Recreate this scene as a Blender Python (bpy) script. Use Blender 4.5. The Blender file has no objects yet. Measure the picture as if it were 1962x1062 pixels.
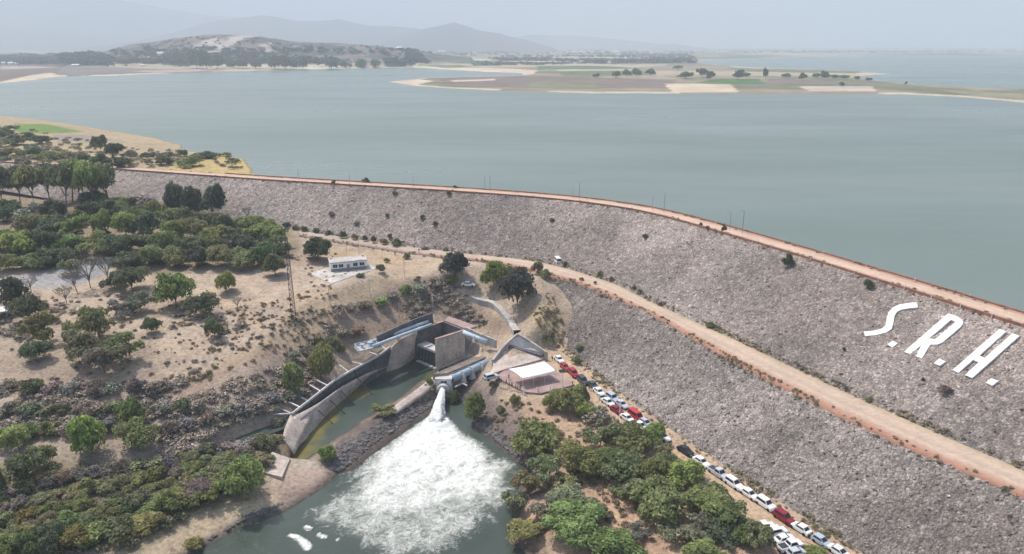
import bpy, bmesh, math, random
import numpy as np
from mathutils import Vector, Matrix, Euler
from mathutils.bvhtree import BVHTree
from mathutils.geometry import tessellate_polygon

# ------------------------------------------------------------------ camera, world, sun, exposure
S = bpy.context.scene
COL = S.collection
R = math.radians
CAMZ = 90.0
PITCH = 17.66
FPX = 1401.0                      # focal length in pixels of the 1962 px wide photograph
cam_d = bpy.data.cameras.new('camera')
cam = bpy.data.objects.new('camera', cam_d)
COL.objects.link(cam)
cam.location = (0, 0, CAMZ)
cam.rotation_euler = (R(90 - PITCH), 0, 0)
cam_d.sensor_width = 36.0
cam_d.lens = 36.0 * FPX / 1962.0
cam_d.clip_start = 1.0
cam_d.clip_end = 60000.0
S.camera = cam

SUN_EL, SUN_AZ = 58.0, 140.0      # azimuth measured counter-clockwise from +X, direction TO the sun
to_sun = Vector((math.cos(R(SUN_EL)) * math.cos(R(SUN_AZ)), math.cos(R(SUN_EL)) * math.sin(R(SUN_AZ)), math.sin(R(SUN_EL))))
W = bpy.data.worlds.new('World')
S.world = W
W.use_nodes = True
wn = W.node_tree
sky = wn.nodes.new('ShaderNodeTexSky')
sky.sky_type = 'NISHITA'
sky.sun_disc = False
sky.sun_elevation = R(SUN_EL)
sky.sun_rotation = R(90 - SUN_AZ)
sky.air_density = 1.0
sky.dust_density = 3.0
sky.ozone_density = 1.0
bg = wn.nodes['Background']
bg.inputs['Strength'].default_value = 0.125
wn.links.new(sky.outputs['Color'], bg.inputs['Color'])
sun_d = bpy.data.lights.new('sun', 'SUN')
sun_d.energy = 3.0
sun_d.angle = R(1.0)
sun_d.color = (1.0, 0.95, 0.88)
sun = bpy.data.objects.new('sun', sun_d)
COL.objects.link(sun)
sun.rotation_euler = (-to_sun).to_track_quat('-Z', 'Y').to_euler()
S.view_settings.view_transform = 'Standard'
S.view_settings.look = 'None'
S.view_settings.exposure = 0.7
S.view_settings.gamma = 1.0
S.view_settings.use_curve_mapping = False
S.cycles.max_bounces = 4
S.cycles.diffuse_bounces = 3
S.cycles.glossy_bounces = 2
S.cycles.transmission_bounces = 2
S.cycles.transparent_max_bounces = 8
S.cycles.volume_bounces = 2

# ------------------------------------------------------------------ helpers
SP, CP = math.sin(R(PITCH)), math.cos(R(PITCH))

def P(u, v, h):
    """the point at height h seen at photo pixel (u, v)"""
    t = (v - 531.0) / FPX
    z = (CAMZ - h) / (SP + CP * t)
    return Vector(((u - 981.0) / FPX * z, z * (CP - SP * t), h))

def ray(u, v):
    t = (v - 531.0) / FPX
    return Vector(((u - 981.0) / FPX, CP - SP * t, -(SP + CP * t))).normalized()

def proj(x, y, z):
    dz = CAMZ - z
    d = y * CP + dz * SP
    return 981.0 + FPX * x / d, 531.0 + FPX * (dz * CP - y * SP) / d

def depth_of(p):
    return p[1] * CP + (CAMZ - p[2]) * SP

def hash2(ix, iy, seed):
    n = (ix.astype(np.int64) * 374761393 + iy.astype(np.int64) * 668265263 + seed * 982451653) & 0x7fffffff
    n = ((n ^ (n >> 13)) * 1274126177) & 0x7fffffff
    n = n ^ (n >> 16)
    return (n & 0xffff) / 65535.0

def vnoise(x, y, seed=0):
    ix, iy = np.floor(x), np.floor(y)
    fx, fy = x - ix, y - iy
    fx, fy = fx * fx * (3 - 2 * fx), fy * fy * (3 - 2 * fy)
    a, b = hash2(ix, iy, seed), hash2(ix + 1, iy, seed)
    c, d = hash2(ix, iy + 1, seed), hash2(ix + 1, iy + 1, seed)
    return (a * (1 - fx) + b * fx) * (1 - fy) + (c * (1 - fx) + d * fx) * fy

def fbm(x, y, size, seed=0, octs=4):
    s, a, t = 0, 1.0, 0
    x, y = np.asarray(x, float) / size, np.asarray(y, float) / size
    for k in range(octs):
        s = s + a * vnoise(x, y, seed + k * 17)
        t += a
        a *= 0.5
        x, y = x * 2.03 + 5.1, y * 2.03 + 3.7
    return s / t

def inpoly(u, v, poly):
    u, v = np.asarray(u, float), np.asarray(v, float)
    c = np.zeros(u.shape, bool)
    n = len(poly)
    for i in range(n):
        (x1, y1), (x2, y2) = poly[i], poly[i - 1]
        m = (y1 > v) != (y2 > v)
        c ^= m & (u < (x2 - x1) * (v - y1) / ((y2 - y1) or 1e-9) + x1)
    return c

def polydist(u, v, poly, closed=True):
    u, v = np.asarray(u, float), np.asarray(v, float)
    d = np.full(u.shape, 1e18)
    n = len(poly)
    for i in range(0 if closed else 1, n):
        (x1, y1), (x2, y2) = poly[i - 1], poly[i]
        dx, dy = x2 - x1, y2 - y1
        t = np.clip(((u - x1) * dx + (v - y1) * dy) / max(dx * dx + dy * dy, 1e-9), 0, 1)
        d = np.minimum(d, (u - x1 - t * dx) ** 2 + (v - y1 - t * dy) ** 2)
    return np.sqrt(d)

def sdist(x, y, poly):
    d = polydist(x, y, poly)
    return np.where(inpoly(x, y, poly), -d, d)

def smooth(a, b, x):
    t = np.clip((x - a) / (b - a), 0, 1)
    return t * t * (3 - 2 * t)

def resample(pts, n):
    pts = np.array([tuple(p) for p in pts], float)
    s = np.concatenate([[0], np.cumsum(np.linalg.norm(np.diff(pts, axis=0), axis=1))])
    t = np.linspace(0, s[-1], n)
    return np.stack([np.interp(t, s, pts[:, k]) for k in range(3)], 1)

def rounded(pts, n, it=3):
    """resample, then smooth the corners"""
    p = resample(pts, n)
    for _ in range(it * 6):
        p[1:-1] = 0.25 * p[:-2] + 0.5 * p[1:-1] + 0.25 * p[2:]
    return p

def make_mesh(name, verts, faces, mat=None, smooth_=False, col=None, fattr=None):
    me = bpy.data.meshes.new(name)
    verts = np.asarray(verts, np.float32)
    if isinstance(faces, np.ndarray):
        k = faces.shape[1]
        n = len(faces)
        me.vertices.add(len(verts)); me.vertices.foreach_set('co', verts.ravel())
        me.loops.add(n * k); me.loops.foreach_set('vertex_index', faces.astype(np.int32).ravel())
        me.polygons.add(n)
        me.polygons.foreach_set('loop_start', np.arange(0, n * k, k, dtype=np.int32))
        me.polygons.foreach_set('loop_total', np.full(n, k, np.int32))
        me.update(calc_edges=True)
    else:
        me.from_pydata([tuple(map(float, v)) for v in verts], [], [tuple(map(int, f)) for f in faces])
        me.update()
    me.polygons.foreach_set('use_smooth', np.full(len(me.polygons), bool(smooth_)))
    if col is not None:
        a = me.color_attributes.new('Col', 'FLOAT_COLOR', 'POINT')
        c = np.ones((len(verts), 4), np.float32); c[:, :3] = col
        a.data.foreach_set('color', c.ravel())
    for k, arr in (fattr or {}).items():
        a = me.attributes.new(k, 'FLOAT', 'POINT')
        a.data.foreach_set('value', np.asarray(arr, np.float32))
    if mat:
        for m in (mat if isinstance(mat, (list, tuple)) else [mat]):
            me.materials.append(m)
    return me

def link(name, me, parent=None):
    o = bpy.data.objects.new(name, me)
    COL.objects.link(o)
    if parent is not None:
        o.parent = parent
    return o

def tag(o, label=None, cat=None, group=None, kind=None):
    if label: o['label'] = label
    if cat: o['category'] = cat
    if group: o['group'] = group
    if kind or label: o['kind'] = kind or 'thing'
    return o

def empty(name, loc, rz=0.0, label=None, cat=None, group=None):
    o = bpy.data.objects.new(name, None)
    COL.objects.link(o)
    o.location = loc
    o.rotation_euler = (0, 0, rz)
    o.empty_display_size = 0.5
    return tag(o, label, cat, group)

def grid_faces(nr, nc):
    i = np.arange(nr - 1)[:, None] * nc + np.arange(nc - 1)[None, :]
    return np.stack([i, i + 1, i + nc + 1, i + nc], -1).reshape(-1, 4)

class MB:
    """collects boxes, tubes and lofts into one mesh"""
    def __init__(s): s.v, s.f = [], []
    def add(s, vs, fs):
        b = len(s.v)
        s.v += [tuple(map(float, v)) for v in vs]
        s.f += [tuple(b + i for i in f) for f in fs]
        return s
    def box(s, c, size, rz=0.0, taper=1.0):
        x, y, z = size[0] / 2, size[1] / 2, size[2] / 2
        vs = []
        for sz, k in ((-1, 1.0), (1, taper)):
            for sx, sy in ((-1, -1), (1, -1), (1, 1), (-1, 1)):
                px, py = sx * x * k, sy * y * k
                vs.append((c[0] + px * math.cos(rz) - py * math.sin(rz), c[1] + px * math.sin(rz) + py * math.cos(rz), c[2] + sz * z))
        return s.add(vs, [(3, 2, 1, 0), (4, 5, 6, 7), (0, 1, 5, 4), (1, 2, 6, 5), (2, 3, 7, 6), (3, 0, 4, 7)])
    def prism(s, poly, z0, z1):
        """polygon in plan (list of xy) extruded from z0 to z1; z1 may be a list"""
        n = len(poly)
        a = sum(poly[i - 1][0] * poly[i][1] - poly[i][0] * poly[i - 1][1] for i in range(n))
        if a < 0: poly = list(poly)[::-1]
        vs = [(p[0], p[1], z0) for p in poly] + [(p[0], p[1], z1) for p in poly]
        return s.add(vs, [tuple(range(n))[::-1], tuple(range(n, 2 * n))] + [((i - 1) % n, i, n + i, n + (i - 1) % n) for i in range(n)])
    def tube(s, pts, rad, n=8, cap=True):
        pts = [Vector(p) for p in pts]
        rads = rad if isinstance(rad, (list, tuple)) else [rad] * len(pts)
        vs, fs = [], []
        for i, p in enumerate(pts):
            d = (pts[min(i + 1, len(pts) - 1)] - pts[max(i - 1, 0)]).normalized()
            a = d.cross(Vector((0, 0, 1)))
            if a.length < 1e-3: a = Vector((1, 0, 0))
            a.normalize(); b = d.cross(a).normalized()
            for k in range(n):
                t = 2 * math.pi * k / n
                vs.append(p + (a * math.cos(t) + b * math.sin(t)) * rads[i])
        for i in range(len(pts) - 1):
            for k in range(n):
                fs.append((i * n + k, i * n + (k + 1) % n, (i + 1) * n + (k + 1) % n, (i + 1) * n + k))
        if cap:
            fs.append(tuple(range(n))[::-1]); fs.append(tuple(range((len(pts) - 1) * n, len(pts) * n)))
        return s.add(vs, fs)
    def wall(s, top, zb, th, side=1):
        """a wall of thickness th under a polyline of top points down to zb"""
        top = [Vector(p) for p in top]
        n = len(top)
        offs = []
        for i in range(n):
            d = top[min(i + 1, n - 1)] - top[max(i - 1, 0)]
            offs.append(Vector((-d.y, d.x, 0)).normalized() * th * side)
        vs, fs = [], []
        for p, o in zip(top, offs):
            vs += [p, p + o, (p.x + o.x, p.y + o.y, zb), (p.x, p.y, zb)]
        for i in range(n - 1):
            a, b = i * 4, (i + 1) * 4
            for k in range(4):
                fs.append((a + k, a + (k + 1) % 4, b + (k + 1) % 4, b + k))
        fs += [(0, 3, 2, 1), ((n - 1) * 4, (n - 1) * 4 + 1, (n - 1) * 4 + 2, (n - 1) * 4 + 3)]
        return s.add(vs, fs)
    def loft(s, rows):
        nr, nc = len(rows), len(rows[0])
        vs = [p for r in rows for p in r]
        return s.add(vs, [tuple(f) for f in grid_faces(nr, nc)])
    def build(s, name, mat, parent=None, smooth_=False):
        me = make_mesh(name, np.array(s.v), s.f, mat, smooth_)
        bm = bmesh.new(); bm.from_mesh(me)
        bmesh.ops.recalc_face_normals(bm, faces=bm.faces)
        bm.to_mesh(me); bm.free()
        return link(name, me, parent)

# ------------------------------------------------------------------ materials
def newmat(name):
    m = bpy.data.materials.new(name)
    m.use_nodes = True
    nt = m.node_tree
    b = nt.nodes['Principled BSDF']
    b.inputs['Specular IOR Level'].default_value = 0.25
    return m, nt, b

def N(nt, t, **kw):
    n = nt.nodes.new(t)
    for k, v in kw.items():
        if k in n.inputs: n.inputs[k].default_value = v
        else: setattr(n, k, v)
    return n

def mixc(nt, fac, a, b, mode='MIX'):
    n = nt.nodes.new('ShaderNodeMix'); n.data_type = 'RGBA'; n.blend_type = mode
    for i, x in ((0, fac), (6, a), (7, b)):
        if hasattr(x, 'is_linked') or hasattr(x, 'links'): nt.links.new(x, n.inputs[i])
        elif i == 0: n.inputs[0].default_value = x
        else: n.inputs[i].default_value = (*x, 1)
    return n.outputs[2]

def coords(nt):
    return N(nt, 'ShaderNodeNewGeometry').outputs['Position']

def noise(nt, scale, detail=4.0, rough=0.55, vec=None):
    n = N(nt, 'ShaderNodeTexNoise', Scale=scale, Detail=detail, Roughness=rough)
    nt.links.new(vec if vec is not None else coords(nt), n.inputs['Vector'])
    return n.outputs['Fac']

def ramp(nt, fac, stops):
    r = nt.nodes.new('ShaderNodeValToRGB')
    e = r.color_ramp.elements
    while len(e) < len(stops): e.new(0.5)
    for x, (p, c) in zip(e, stops):
        x.position = p; x.color = (*c, 1) if len(c) == 3 else c
    nt.links.new(fac, r.inputs['Fac'])
    return r.outputs['Color']

def bump(nt, b, h, strength=0.5, dist=0.3):
    n = N(nt, 'ShaderNodeBump', Strength=strength, Distance=dist)
    nt.links.new(h, n.inputs['Height'])
    nt.links.new(n.outputs['Normal'], b.inputs['Normal'])

def g3(x): return (x, x, x)

def stained(name, c, var=0.25, scale=0.6, rough=0.85, bumpv=0.15, streak=False):
    """a surface colour with soft blotches"""
    m, nt, b = newmat(name)
    f1, f2 = noise(nt, scale, 5), noise(nt, scale * 6, 4)
    col = mixc(nt, 1.0, c, ramp(nt, f1, [(0.3, g3(1 - var)), (0.7, g3(1 + var * 0.6))]), 'MULTIPLY')
    col = mixc(nt, 1.0, col, ramp(nt, f2, [(0.35, g3(1 - var * 0.7)), (0.65, g3(1 + var * 0.3))]), 'MULTIPLY')
    if streak:
        mp = N(nt, 'ShaderNodeMapping'); mp.inputs['Scale'].default_value = (1, 1, 0.08)
        nt.links.new(coords(nt), mp.inputs['Vector'])
        f3 = noise(nt, 1.6, 4, 0.6, mp.outputs['Vector'])
        col = mixc(nt, 1.0, col, ramp(nt, f3, [(0.4, (0.83, 0.81, 0.8)), (0.6, (1.03, 1.03, 1.03))]), 'MULTIPLY')
    nt.links.new(col, b.inputs['Base Color'])
    b.inputs['Roughness'].default_value = rough
    if bumpv: bump(nt, b, f2, bumpv, 0.1)
    return m

def plain(name, c, rough=0.5, metal=0.0, var=0.06):
    m, nt, b = newmat(name)
    col = mixc(nt, 1.0, c, ramp(nt, noise(nt, 2.0, 3), [(0.3, g3(1 - var)), (0.7, g3(1 + var))]), 'MULTIPLY')
    nt.links.new(col, b.inputs['Base Color'])
    b.inputs['Roughness'].default_value = rough
    b.inputs['Metallic'].default_value = metal
    return m

def painted(name, rough=0.3):
    """paint whose colour is the object's own colour"""
    m, nt, b = newmat(name)
    oi = N(nt, 'ShaderNodeObjectInfo')
    dirt = ramp(nt, noise(nt, 3.0, 4), [(0.3, g3(0.86)), (0.7, g3(1.0))])
    nt.links.new(mixc(nt, 1.0, oi.outputs['Color'], dirt, 'MULTIPLY'), b.inputs['Base Color'])
    b.inputs['Roughness'].default_value = rough
    b.inputs['Specular IOR Level'].default_value = 0.5
    return m

def ground_mat():
    m, nt, b = newmat('dry_ground')
    a = N(nt, 'ShaderNodeAttribute', attribute_name='Col')
    n1 = ramp(nt, noise(nt, 1.1, 6, 0.7), [(0.3, (0.58, 0.56, 0.55)), (0.5, g3(0.98)), (0.72, (1.32, 1.28, 1.2))])
    n2 = ramp(nt, noise(nt, 0.16, 5, 0.6), [(0.3, (0.82, 0.8, 0.8)), (0.7, (1.12, 1.1, 1.06))])
    c = mixc(nt, 1.0, mixc(nt, 1.0, a.outputs['Color'], n1, 'MULTIPLY'), n2, 'MULTIPLY')
    v = N(nt, 'ShaderNodeTexVoronoi', Scale=0.45)
    nt.links.new(coords(nt), v.inputs['Vector'])
    spots = ramp(nt, v.outputs['Distance'], [(0.12, (0.55, 0.52, 0.46)), (0.3, g3(1.0))])
    c = mixc(nt, 0.6, c, mixc(nt, 1.0, c, spots, 'MULTIPLY'))
    nt.links.new(c, b.inputs['Base Color'])
    b.inputs['Roughness'].default_value = 1.0
    b.inputs['Specular IOR Level'].default_value = 0.0
    bump(nt, b, noise(nt, 1.6, 5, 0.7), 0.7, 0.5)
    return m

def far_mat():
    m, nt, b = newmat('far_land')
    a = N(nt, 'ShaderNodeAttribute', attribute_name='Col')
    n1 = ramp(nt, noise(nt, 0.02, 6, 0.65), [(0.3, g3(0.75)), (0.7, g3(1.2))])
    nt.links.new(mixc(nt, 1.0, a.outputs['Color'], n1, 'MULTIPLY'), b.inputs['Base Color'])
    b.inputs['Roughness'].default_value = 1.0
    b.inputs['Specular IOR Level'].default_value = 0.0
    return m

def rock_mat(name, dark, mid, light, s1=2.1):
    """loose rockfill: every cell a stone with a colour of its own"""
    m, nt, b = newmat(name)
    pos = coords(nt)
    wob = N(nt, 'ShaderNodeTexNoise', Scale=0.8, Detail=2.0)
    nt.links.new(pos, wob.inputs['Vector'])
    add = N(nt, 'ShaderNodeVectorMath', operation='MULTIPLY_ADD')
    nt.links.new(wob.outputs['Color'], add.inputs[0]); add.inputs[1].default_value = (0.8, 0.8, 0.8)
    nt.links.new(pos, add.inputs[2])
    cols = []
    dist = None
    for s in (s1, s1 * 2.1):
        v = N(nt, 'ShaderNodeTexVoronoi', Scale=s, Randomness=1.0)
        nt.links.new(add.outputs[0], v.inputs['Vector'])
        sep = N(nt, 'ShaderNodeSeparateColor'); nt.links.new(v.outputs['Color'], sep.inputs['Color'])
        cols.append(ramp(nt, sep.outputs[0], [(0.0, dark), (0.3, tuple(0.5 * (a + c) for a, c in zip(dark, mid))), (0.62, mid), (0.9, light), (1.0, tuple(min(0.8, x * 1.35) for x in light))]))
        edge = ramp(nt, v.outputs['Distance'], [(0.35, g3(1.0)), (0.75, g3(0.62))])
        cols[-1] = mixc(nt, 1.0, cols[-1], edge, 'MULTIPLY')
        dist = dist or v.outputs['Distance']
    c = mixc(nt, 0.35, cols[0], cols[1])
    v3 = N(nt, 'ShaderNodeTexVoronoi', Scale=s1 * 0.42, Randomness=1.0); nt.links.new(add.outputs[0], v3.inputs['Vector'])
    s3 = N(nt, 'ShaderNodeSeparateColor'); nt.links.new(v3.outputs['Color'], s3.inputs['Color'])
    c = mixc(nt, 1.0, c, ramp(nt, s3.outputs[1], [(0.0, g3(0.78)), (0.25, g3(0.95)), (0.8, g3(1.04)), (1.0, g3(1.3))]), 'MULTIPLY')
    big = ramp(nt, noise(nt, 0.05, 6, 0.65), [(0.28, (0.74, 0.76, 0.78)), (0.5, (0.95, 0.94, 0.94)), (0.72, (1.12, 1.08, 1.06))])
    c = mixc(nt, 1.0, c, big, 'MULTIPLY')
    med = ramp(nt, noise(nt, 0.33, 4, 0.7), [(0.3, g3(0.8)), (0.7, g3(1.16))])
    c = mixc(nt, 1.0, c, med, 'MULTIPLY')
    a = N(nt, 'ShaderNodeAttribute', attribute_name='Col')
    c = mixc(nt, 1.0, c, a.outputs['Color'], 'MULTIPLY')
    nt.links.new(c, b.inputs['Base Color'])
    b.inputs['Roughness'].default_value = 0.95
    b.inputs['Specular IOR Level'].default_value = 0.1
    bn = N(nt, 'ShaderNodeBump', Strength=0.55, Distance=0.5, invert=True)
    nt.links.new(dist, bn.inputs['Height'])
    nt.links.new(bn.outputs['Normal'], b.inputs['Normal'])
    return m

def road_mat():
    m, nt, b = newmat('dirt_road')
    a = N(nt, 'ShaderNodeAttribute', attribute_name='Col')
    n1 = ramp(nt, noise(nt, 0.9, 6, 0.7), [(0.3, g3(0.82)), (0.7, g3(1.12))])
    n2 = ramp(nt, noise(nt, 0.12, 4, 0.6), [(0.3, (0.9, 0.87, 0.86)), (0.7, (1.08, 1.06, 1.04))])
    c = mixc(nt, 1.0, mixc(nt, 1.0, a.outputs['Color'], n1, 'MULTIPLY'), n2, 'MULTIPLY')
    nt.links.new(c, b.inputs['Base Color'])
    b.inputs['Roughness'].default_value = 1.0
    b.inputs['Specular IOR Level'].default_value = 0.0
    bump(nt, b, noise(nt, 2.5, 4), 0.3, 0.15)
    return m

def leaf_mat(name, trans=0.45):
    m, nt, b = newmat(name)
    oi = N(nt, 'ShaderNodeObjectInfo')
    a = N(nt, 'ShaderNodeAttribute', attribute_name='Col')
    c = mixc(nt, 1.0, oi.outputs['Color'], a.outputs['Color'], 'MULTIPLY')
    hue = N(nt, 'ShaderNodeHueSaturation', Saturation=1.0)
    mr = N(nt, 'ShaderNodeMapRange'); nt.links.new(oi.outputs['Random'], mr.inputs['Value'])
    mr.inputs['To Min'].default_value = 0.485; mr.inputs['To Max'].default_value = 0.515
    nt.links.new(mr.outputs[0], hue.inputs['Hue'])
    nt.links.new(c, hue.inputs['Color'])
    nt.links.new(hue.outputs['Color'], b.inputs['Base Color'])
    b.inputs['Roughness'].default_value = 0.8
    b.inputs['Specular IOR Level'].default_value = 0.15
    t = N(nt, 'ShaderNodeBsdfTranslucent'); nt.links.new(hue.outputs['Color'], t.inputs['Color'])
    mx = N(nt, 'ShaderNodeMixShader'); mx.inputs[0].default_value = trans
    nt.links.new(b.outputs[0], mx.inputs[1]); nt.links.new(t.outputs[0], mx.inputs[2])
    nt.links.new(mx.outputs[0], nt.nodes['Material Output'].inputs['Surface'])
    return m

def lake_mat():
    m, nt, b = newmat('lake_water')
    mp = N(nt, 'ShaderNodeMapping'); mp.inputs['Scale'].default_value = (0.35, 1.0, 1.0); mp.inputs['Rotation'].default_value = (0, 0, 0.12)
    nt.links.new(coords(nt), mp.inputs['Vector'])
    f = noise(nt, 0.008, 5, 0.55, mp.outputs['Vector'])
    c = ramp(nt, f, [(0.3, (0.112, 0.150, 0.120)), (0.55, (0.138, 0.170, 0.146)), (0.75, (0.16, 0.185, 0.172))])
    nt.links.new(c, b.inputs['Base Color'])
    r = ramp(nt, noise(nt, 0.012, 4, 0.6, mp.outputs['Vector']), [(0.3, g3(0.25)), (0.7, g3(0.42))])
    nt.links.new(r, b.inputs['Roughness'])
    b.inputs['IOR'].default_value = 1.33
    b.inputs['Specular IOR Level'].default_value = 0.5
    bump(nt, b, noise(nt, 0.6, 3, 0.6, mp.outputs['Vector']), 0.10, 0.3)
    return m

def pond_mat():
    m, nt, b = newmat('pond_water')
    a = N(nt, 'ShaderNodeAttribute', attribute_name='foam')
    al = N(nt, 'ShaderNodeAttribute', attribute_name='algae')
    pos = coords(nt)
    wob = N(nt, 'ShaderNodeTexNoise', Scale=0.3, Detail=3.0)
    nt.links.new(pos, wob.inputs['Vector'])
    add = N(nt, 'ShaderNodeVectorMath', operation='MULTIPLY_ADD')
    nt.links.new(wob.outputs['Color'], add.inputs[0]); add.inputs[1].default_value = (4.5, 4.5, 0)
    nt.links.new(pos, add.inputs[2])
    f1 = noise(nt, 0.42, 7, 0.72, add.outputs[0])
    f2 = noise(nt, 1.7, 4, 0.7, add.outputs[0])
    mm = N(nt, 'ShaderNodeMath', operation='MULTIPLY_ADD'); nt.links.new(f2, mm.inputs[0]); mm.inputs[1].default_value = 0.55
    nt.links.new(f1, mm.inputs[2])
    s = N(nt, 'ShaderNodeMath', operation='MULTIPLY_ADD'); nt.links.new(mm.outputs[0], s.inputs[0]); s.inputs[1].default_value = 2.4
    off = N(nt, 'ShaderNodeMath', operation='SUBTRACT'); nt.links.new(a.outputs['Fac'], off.inputs[0]); off.inputs[1].default_value = 2.02
    nt.links.new(off.outputs[0], s.inputs[2])
    thick = N(nt, 'ShaderNodeClamp'); nt.links.new(s.outputs[0], thick.inputs['Value'])
    gate = N(nt, 'ShaderNodeMath', operation='MULTIPLY'); nt.links.new(thick.outputs[0], gate.inputs[0])
    gm = ramp(nt, a.outputs['Fac'], [(0.02, g3(0)), (0.14, g3(1))])
    nt.links.new(gm, gate.inputs[1])
    deep = ramp(nt, noise(nt, 0.08, 4), [(0.35, (0.042, 0.058, 0.047)), (0.65, (0.06, 0.078, 0.064))])
    churn = mixc(nt, ramp(nt, a.outputs['Fac'], [(0.1, g3(0)), (0.7, g3(1))]), deep, (0.20, 0.215, 0.17))
    churn = mixc(nt, al.outputs['Fac'], churn, (0.17, 0.145, 0.04))
    c = mixc(nt, gate.outputs[0], churn, ramp(nt, f2, [(0.3, (0.54, 0.55, 0.51)), (0.6, (0.76, 0.765, 0.74))]))
    nt.links.new(c, b.inputs['Base Color'])
    r = ramp(nt, gate.outputs[0], [(0.0, g3(0.16)), (0.4, g3(0.9))])
    nt.links.new(r, b.inputs['Roughness'])
    b.inputs['IOR'].default_value = 1.33
    b.inputs['Specular IOR Level'].default_value = 0.5
    bump(nt, b, f1, 0.35, 0.5)
    return m

def foam_mat():
    m, nt, b = newmat('white_water')
    c = ramp(nt, noise(nt, 1.2, 6, 0.7), [(0.3, (0.58, 0.59, 0.59)), (0.6, (0.74, 0.74, 0.73))])
    nt.links.new(c, b.inputs['Base Color'])
    b.inputs['Roughness'].default_value = 0.8
    bump(nt, b, noise(nt, 2.0, 5, 0.7), 0.6, 0.4)
    return m

M = dict(
    ground=ground_mat(), far=far_mat(), road=road_mat(), leaf=leaf_mat('leaves'), twig=leaf_mat('dry_twigs', 0.1),
    rock=rock_mat('dam_rockfill', (0.215, 0.183, 0.164), (0.325, 0.277, 0.248), (0.46, 0.40, 0.36)),
    rubble=stained('rubble_stone', (0.17, 0.155, 0.15), 0.5, 0.8, 0.95, 0.4),
    bark=stained('tree_bark', (0.16, 0.13, 0.11), 0.4, 1.5, 0.95, 0.3),
    greybark=stained('grey_dead_wood', (0.20, 0.175, 0.16), 0.3, 1.5, 0.95, 0.3),
    lake=lake_mat(), pond=pond_mat(), foam=foam_mat(),
    conc=stained('weathered_concrete', (0.52, 0.485, 0.445), 0.35, 0.25, 0.9, 0.2, True),
    conc_dark=stained('stain_and_shade_concrete', (0.15, 0.148, 0.15), 0.4, 0.3, 0.9, 0.2, True),  # blotches and streaks are stains; the dark base also paints in shade
    conc_pale=stained('pale_concrete', (0.60, 0.56, 0.53), 0.28, 0.3, 0.9, 0.2),
    conc_pink=stained('pinkish_concrete', (0.52, 0.435, 0.38), 0.35, 0.3, 0.9, 0.2),
    brick=stained('red_brick_paving', (0.36, 0.255, 0.23), 0.25, 0.35, 0.9, 0.15),
    deckbrown=stained('brown_deck', (0.235, 0.185, 0.16), 0.3, 0.5, 0.9, 0.15),
    redwall=stained('red_brick_edging', (0.34, 0.165, 0.12), 0.3, 0.5, 0.9, 0.15),
    white=plain('white_paint', (0.78, 0.78, 0.76), 0.6),
    letter=stained('whitewashed_stone', (0.80, 0.80, 0.78), 0.22, 0.9, 0.9, 0.3),
    canvas=plain('white_canvas', (0.86, 0.86, 0.85), 0.7, 0, 0.02),
    pipe=stained('blue_grey_painted_steel', (0.33, 0.40, 0.47), 0.15, 0.5, 0.45, 0.0),
    palepipe=stained('pale_blue_painted_steel', (0.50, 0.58, 0.66), 0.15, 0.5, 0.5, 0.0),
    steel=plain('grey_steel', (0.30, 0.30, 0.31), 0.5, 0.6),
    darksteel=plain('dark_steel', (0.06, 0.06, 0.065), 0.5, 0.3),
    glass=plain('dark_glass', (0.03, 0.035, 0.04), 0.08),
    tyre=plain('black_rubber', (0.02, 0.02, 0.02), 0.9),
    paint=painted('car_paint'), cloth=painted('clothing', 0.9), roofpaint=painted('house_paint', 0.8),
    lampglass=plain('clear_lamp_glass', (0.7, 0.7, 0.68), 0.2),
    taillight=plain('red_lamp_glass', (0.35, 0.02, 0.02), 0.2),
    skin=plain('skin', (0.32, 0.19, 0.13), 0.6),
)

# ------------------------------------------------------------------ levels and plan curves
HB, HC, LAKE, POND = 13.0, 30.0, 25.0, -6.0

def curve(pts, h):
    return [P(u, v, h) for u, v in pts]

crest_lo = rounded([P(-320, 303, HC), P(0, 311, HC), P(224, 325, HC), P(500, 345, HC), P(700, 357, HC), P(850, 366, HC), P(1000, 376.5, HC), P(1102, 386, HC), P(1209, 401, HC),
                    P(1280, 417, HC), P(1382, 446, HC), P(1500, 481, HC), P(1600, 512, HC), P(1748, 558, HC), P(1860, 594, HC), P(1943, 620, HC), P(2100, 671, HC), P(2500, 800, HC)], 260, 2)
berm_hi = rounded([P(571, 443, 14.6), P(637, 452, 14.3), P(734, 468, 13.7), P(820, 478, HB), P(910, 489, HB), P(1001, 498, HB), P(1057, 508, HB), P(1114, 524, HB), P(1182, 547, HB),
                   P(1240, 577, HB), P(1400, 649, HB), P(1600, 745, HB), P(1750, 813, HB), P(1962, 905, HB), P(2150, 988, HB), P(2400, 1097, HB)], 220, 2)
berm_lo = rounded([P(576, 451, 14.6), P(643, 462, 14.3), P(756, 480, 13.7), P(820, 489, HB), P(922, 500, HB), P(1001, 513, HB), P(1057, 529, HB), P(1114, 544, HB), P(1182, 572, HB),
                   P(1240, 597, HB), P(1400, 688, HB), P(1600, 790, HB), P(1750, 860, HB), P(1962, 950, HB), P(2150, 1030, HB), P(2400, 1140, HB)], 220, 2)
face_foot_left = [P(-320, 335, 24), P(0, 365, 21), P(150, 390, 19), P(225, 405, 17.5), P(300, 420, 16.5), P(440, 436, 14.8)]
toe = rounded([P(1052, 600, 4), P(1088, 672, 0), P(1160, 733, 0), P(1240, 793, 0), P(1330, 853, 0), P(1420, 915, 0), P(1520, 978, 0), P(1640, 1052, 0), P(1780, 1140, 0), P(1960, 1260, 0), P(2100, 1350, 0)], 200, 2)

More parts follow.
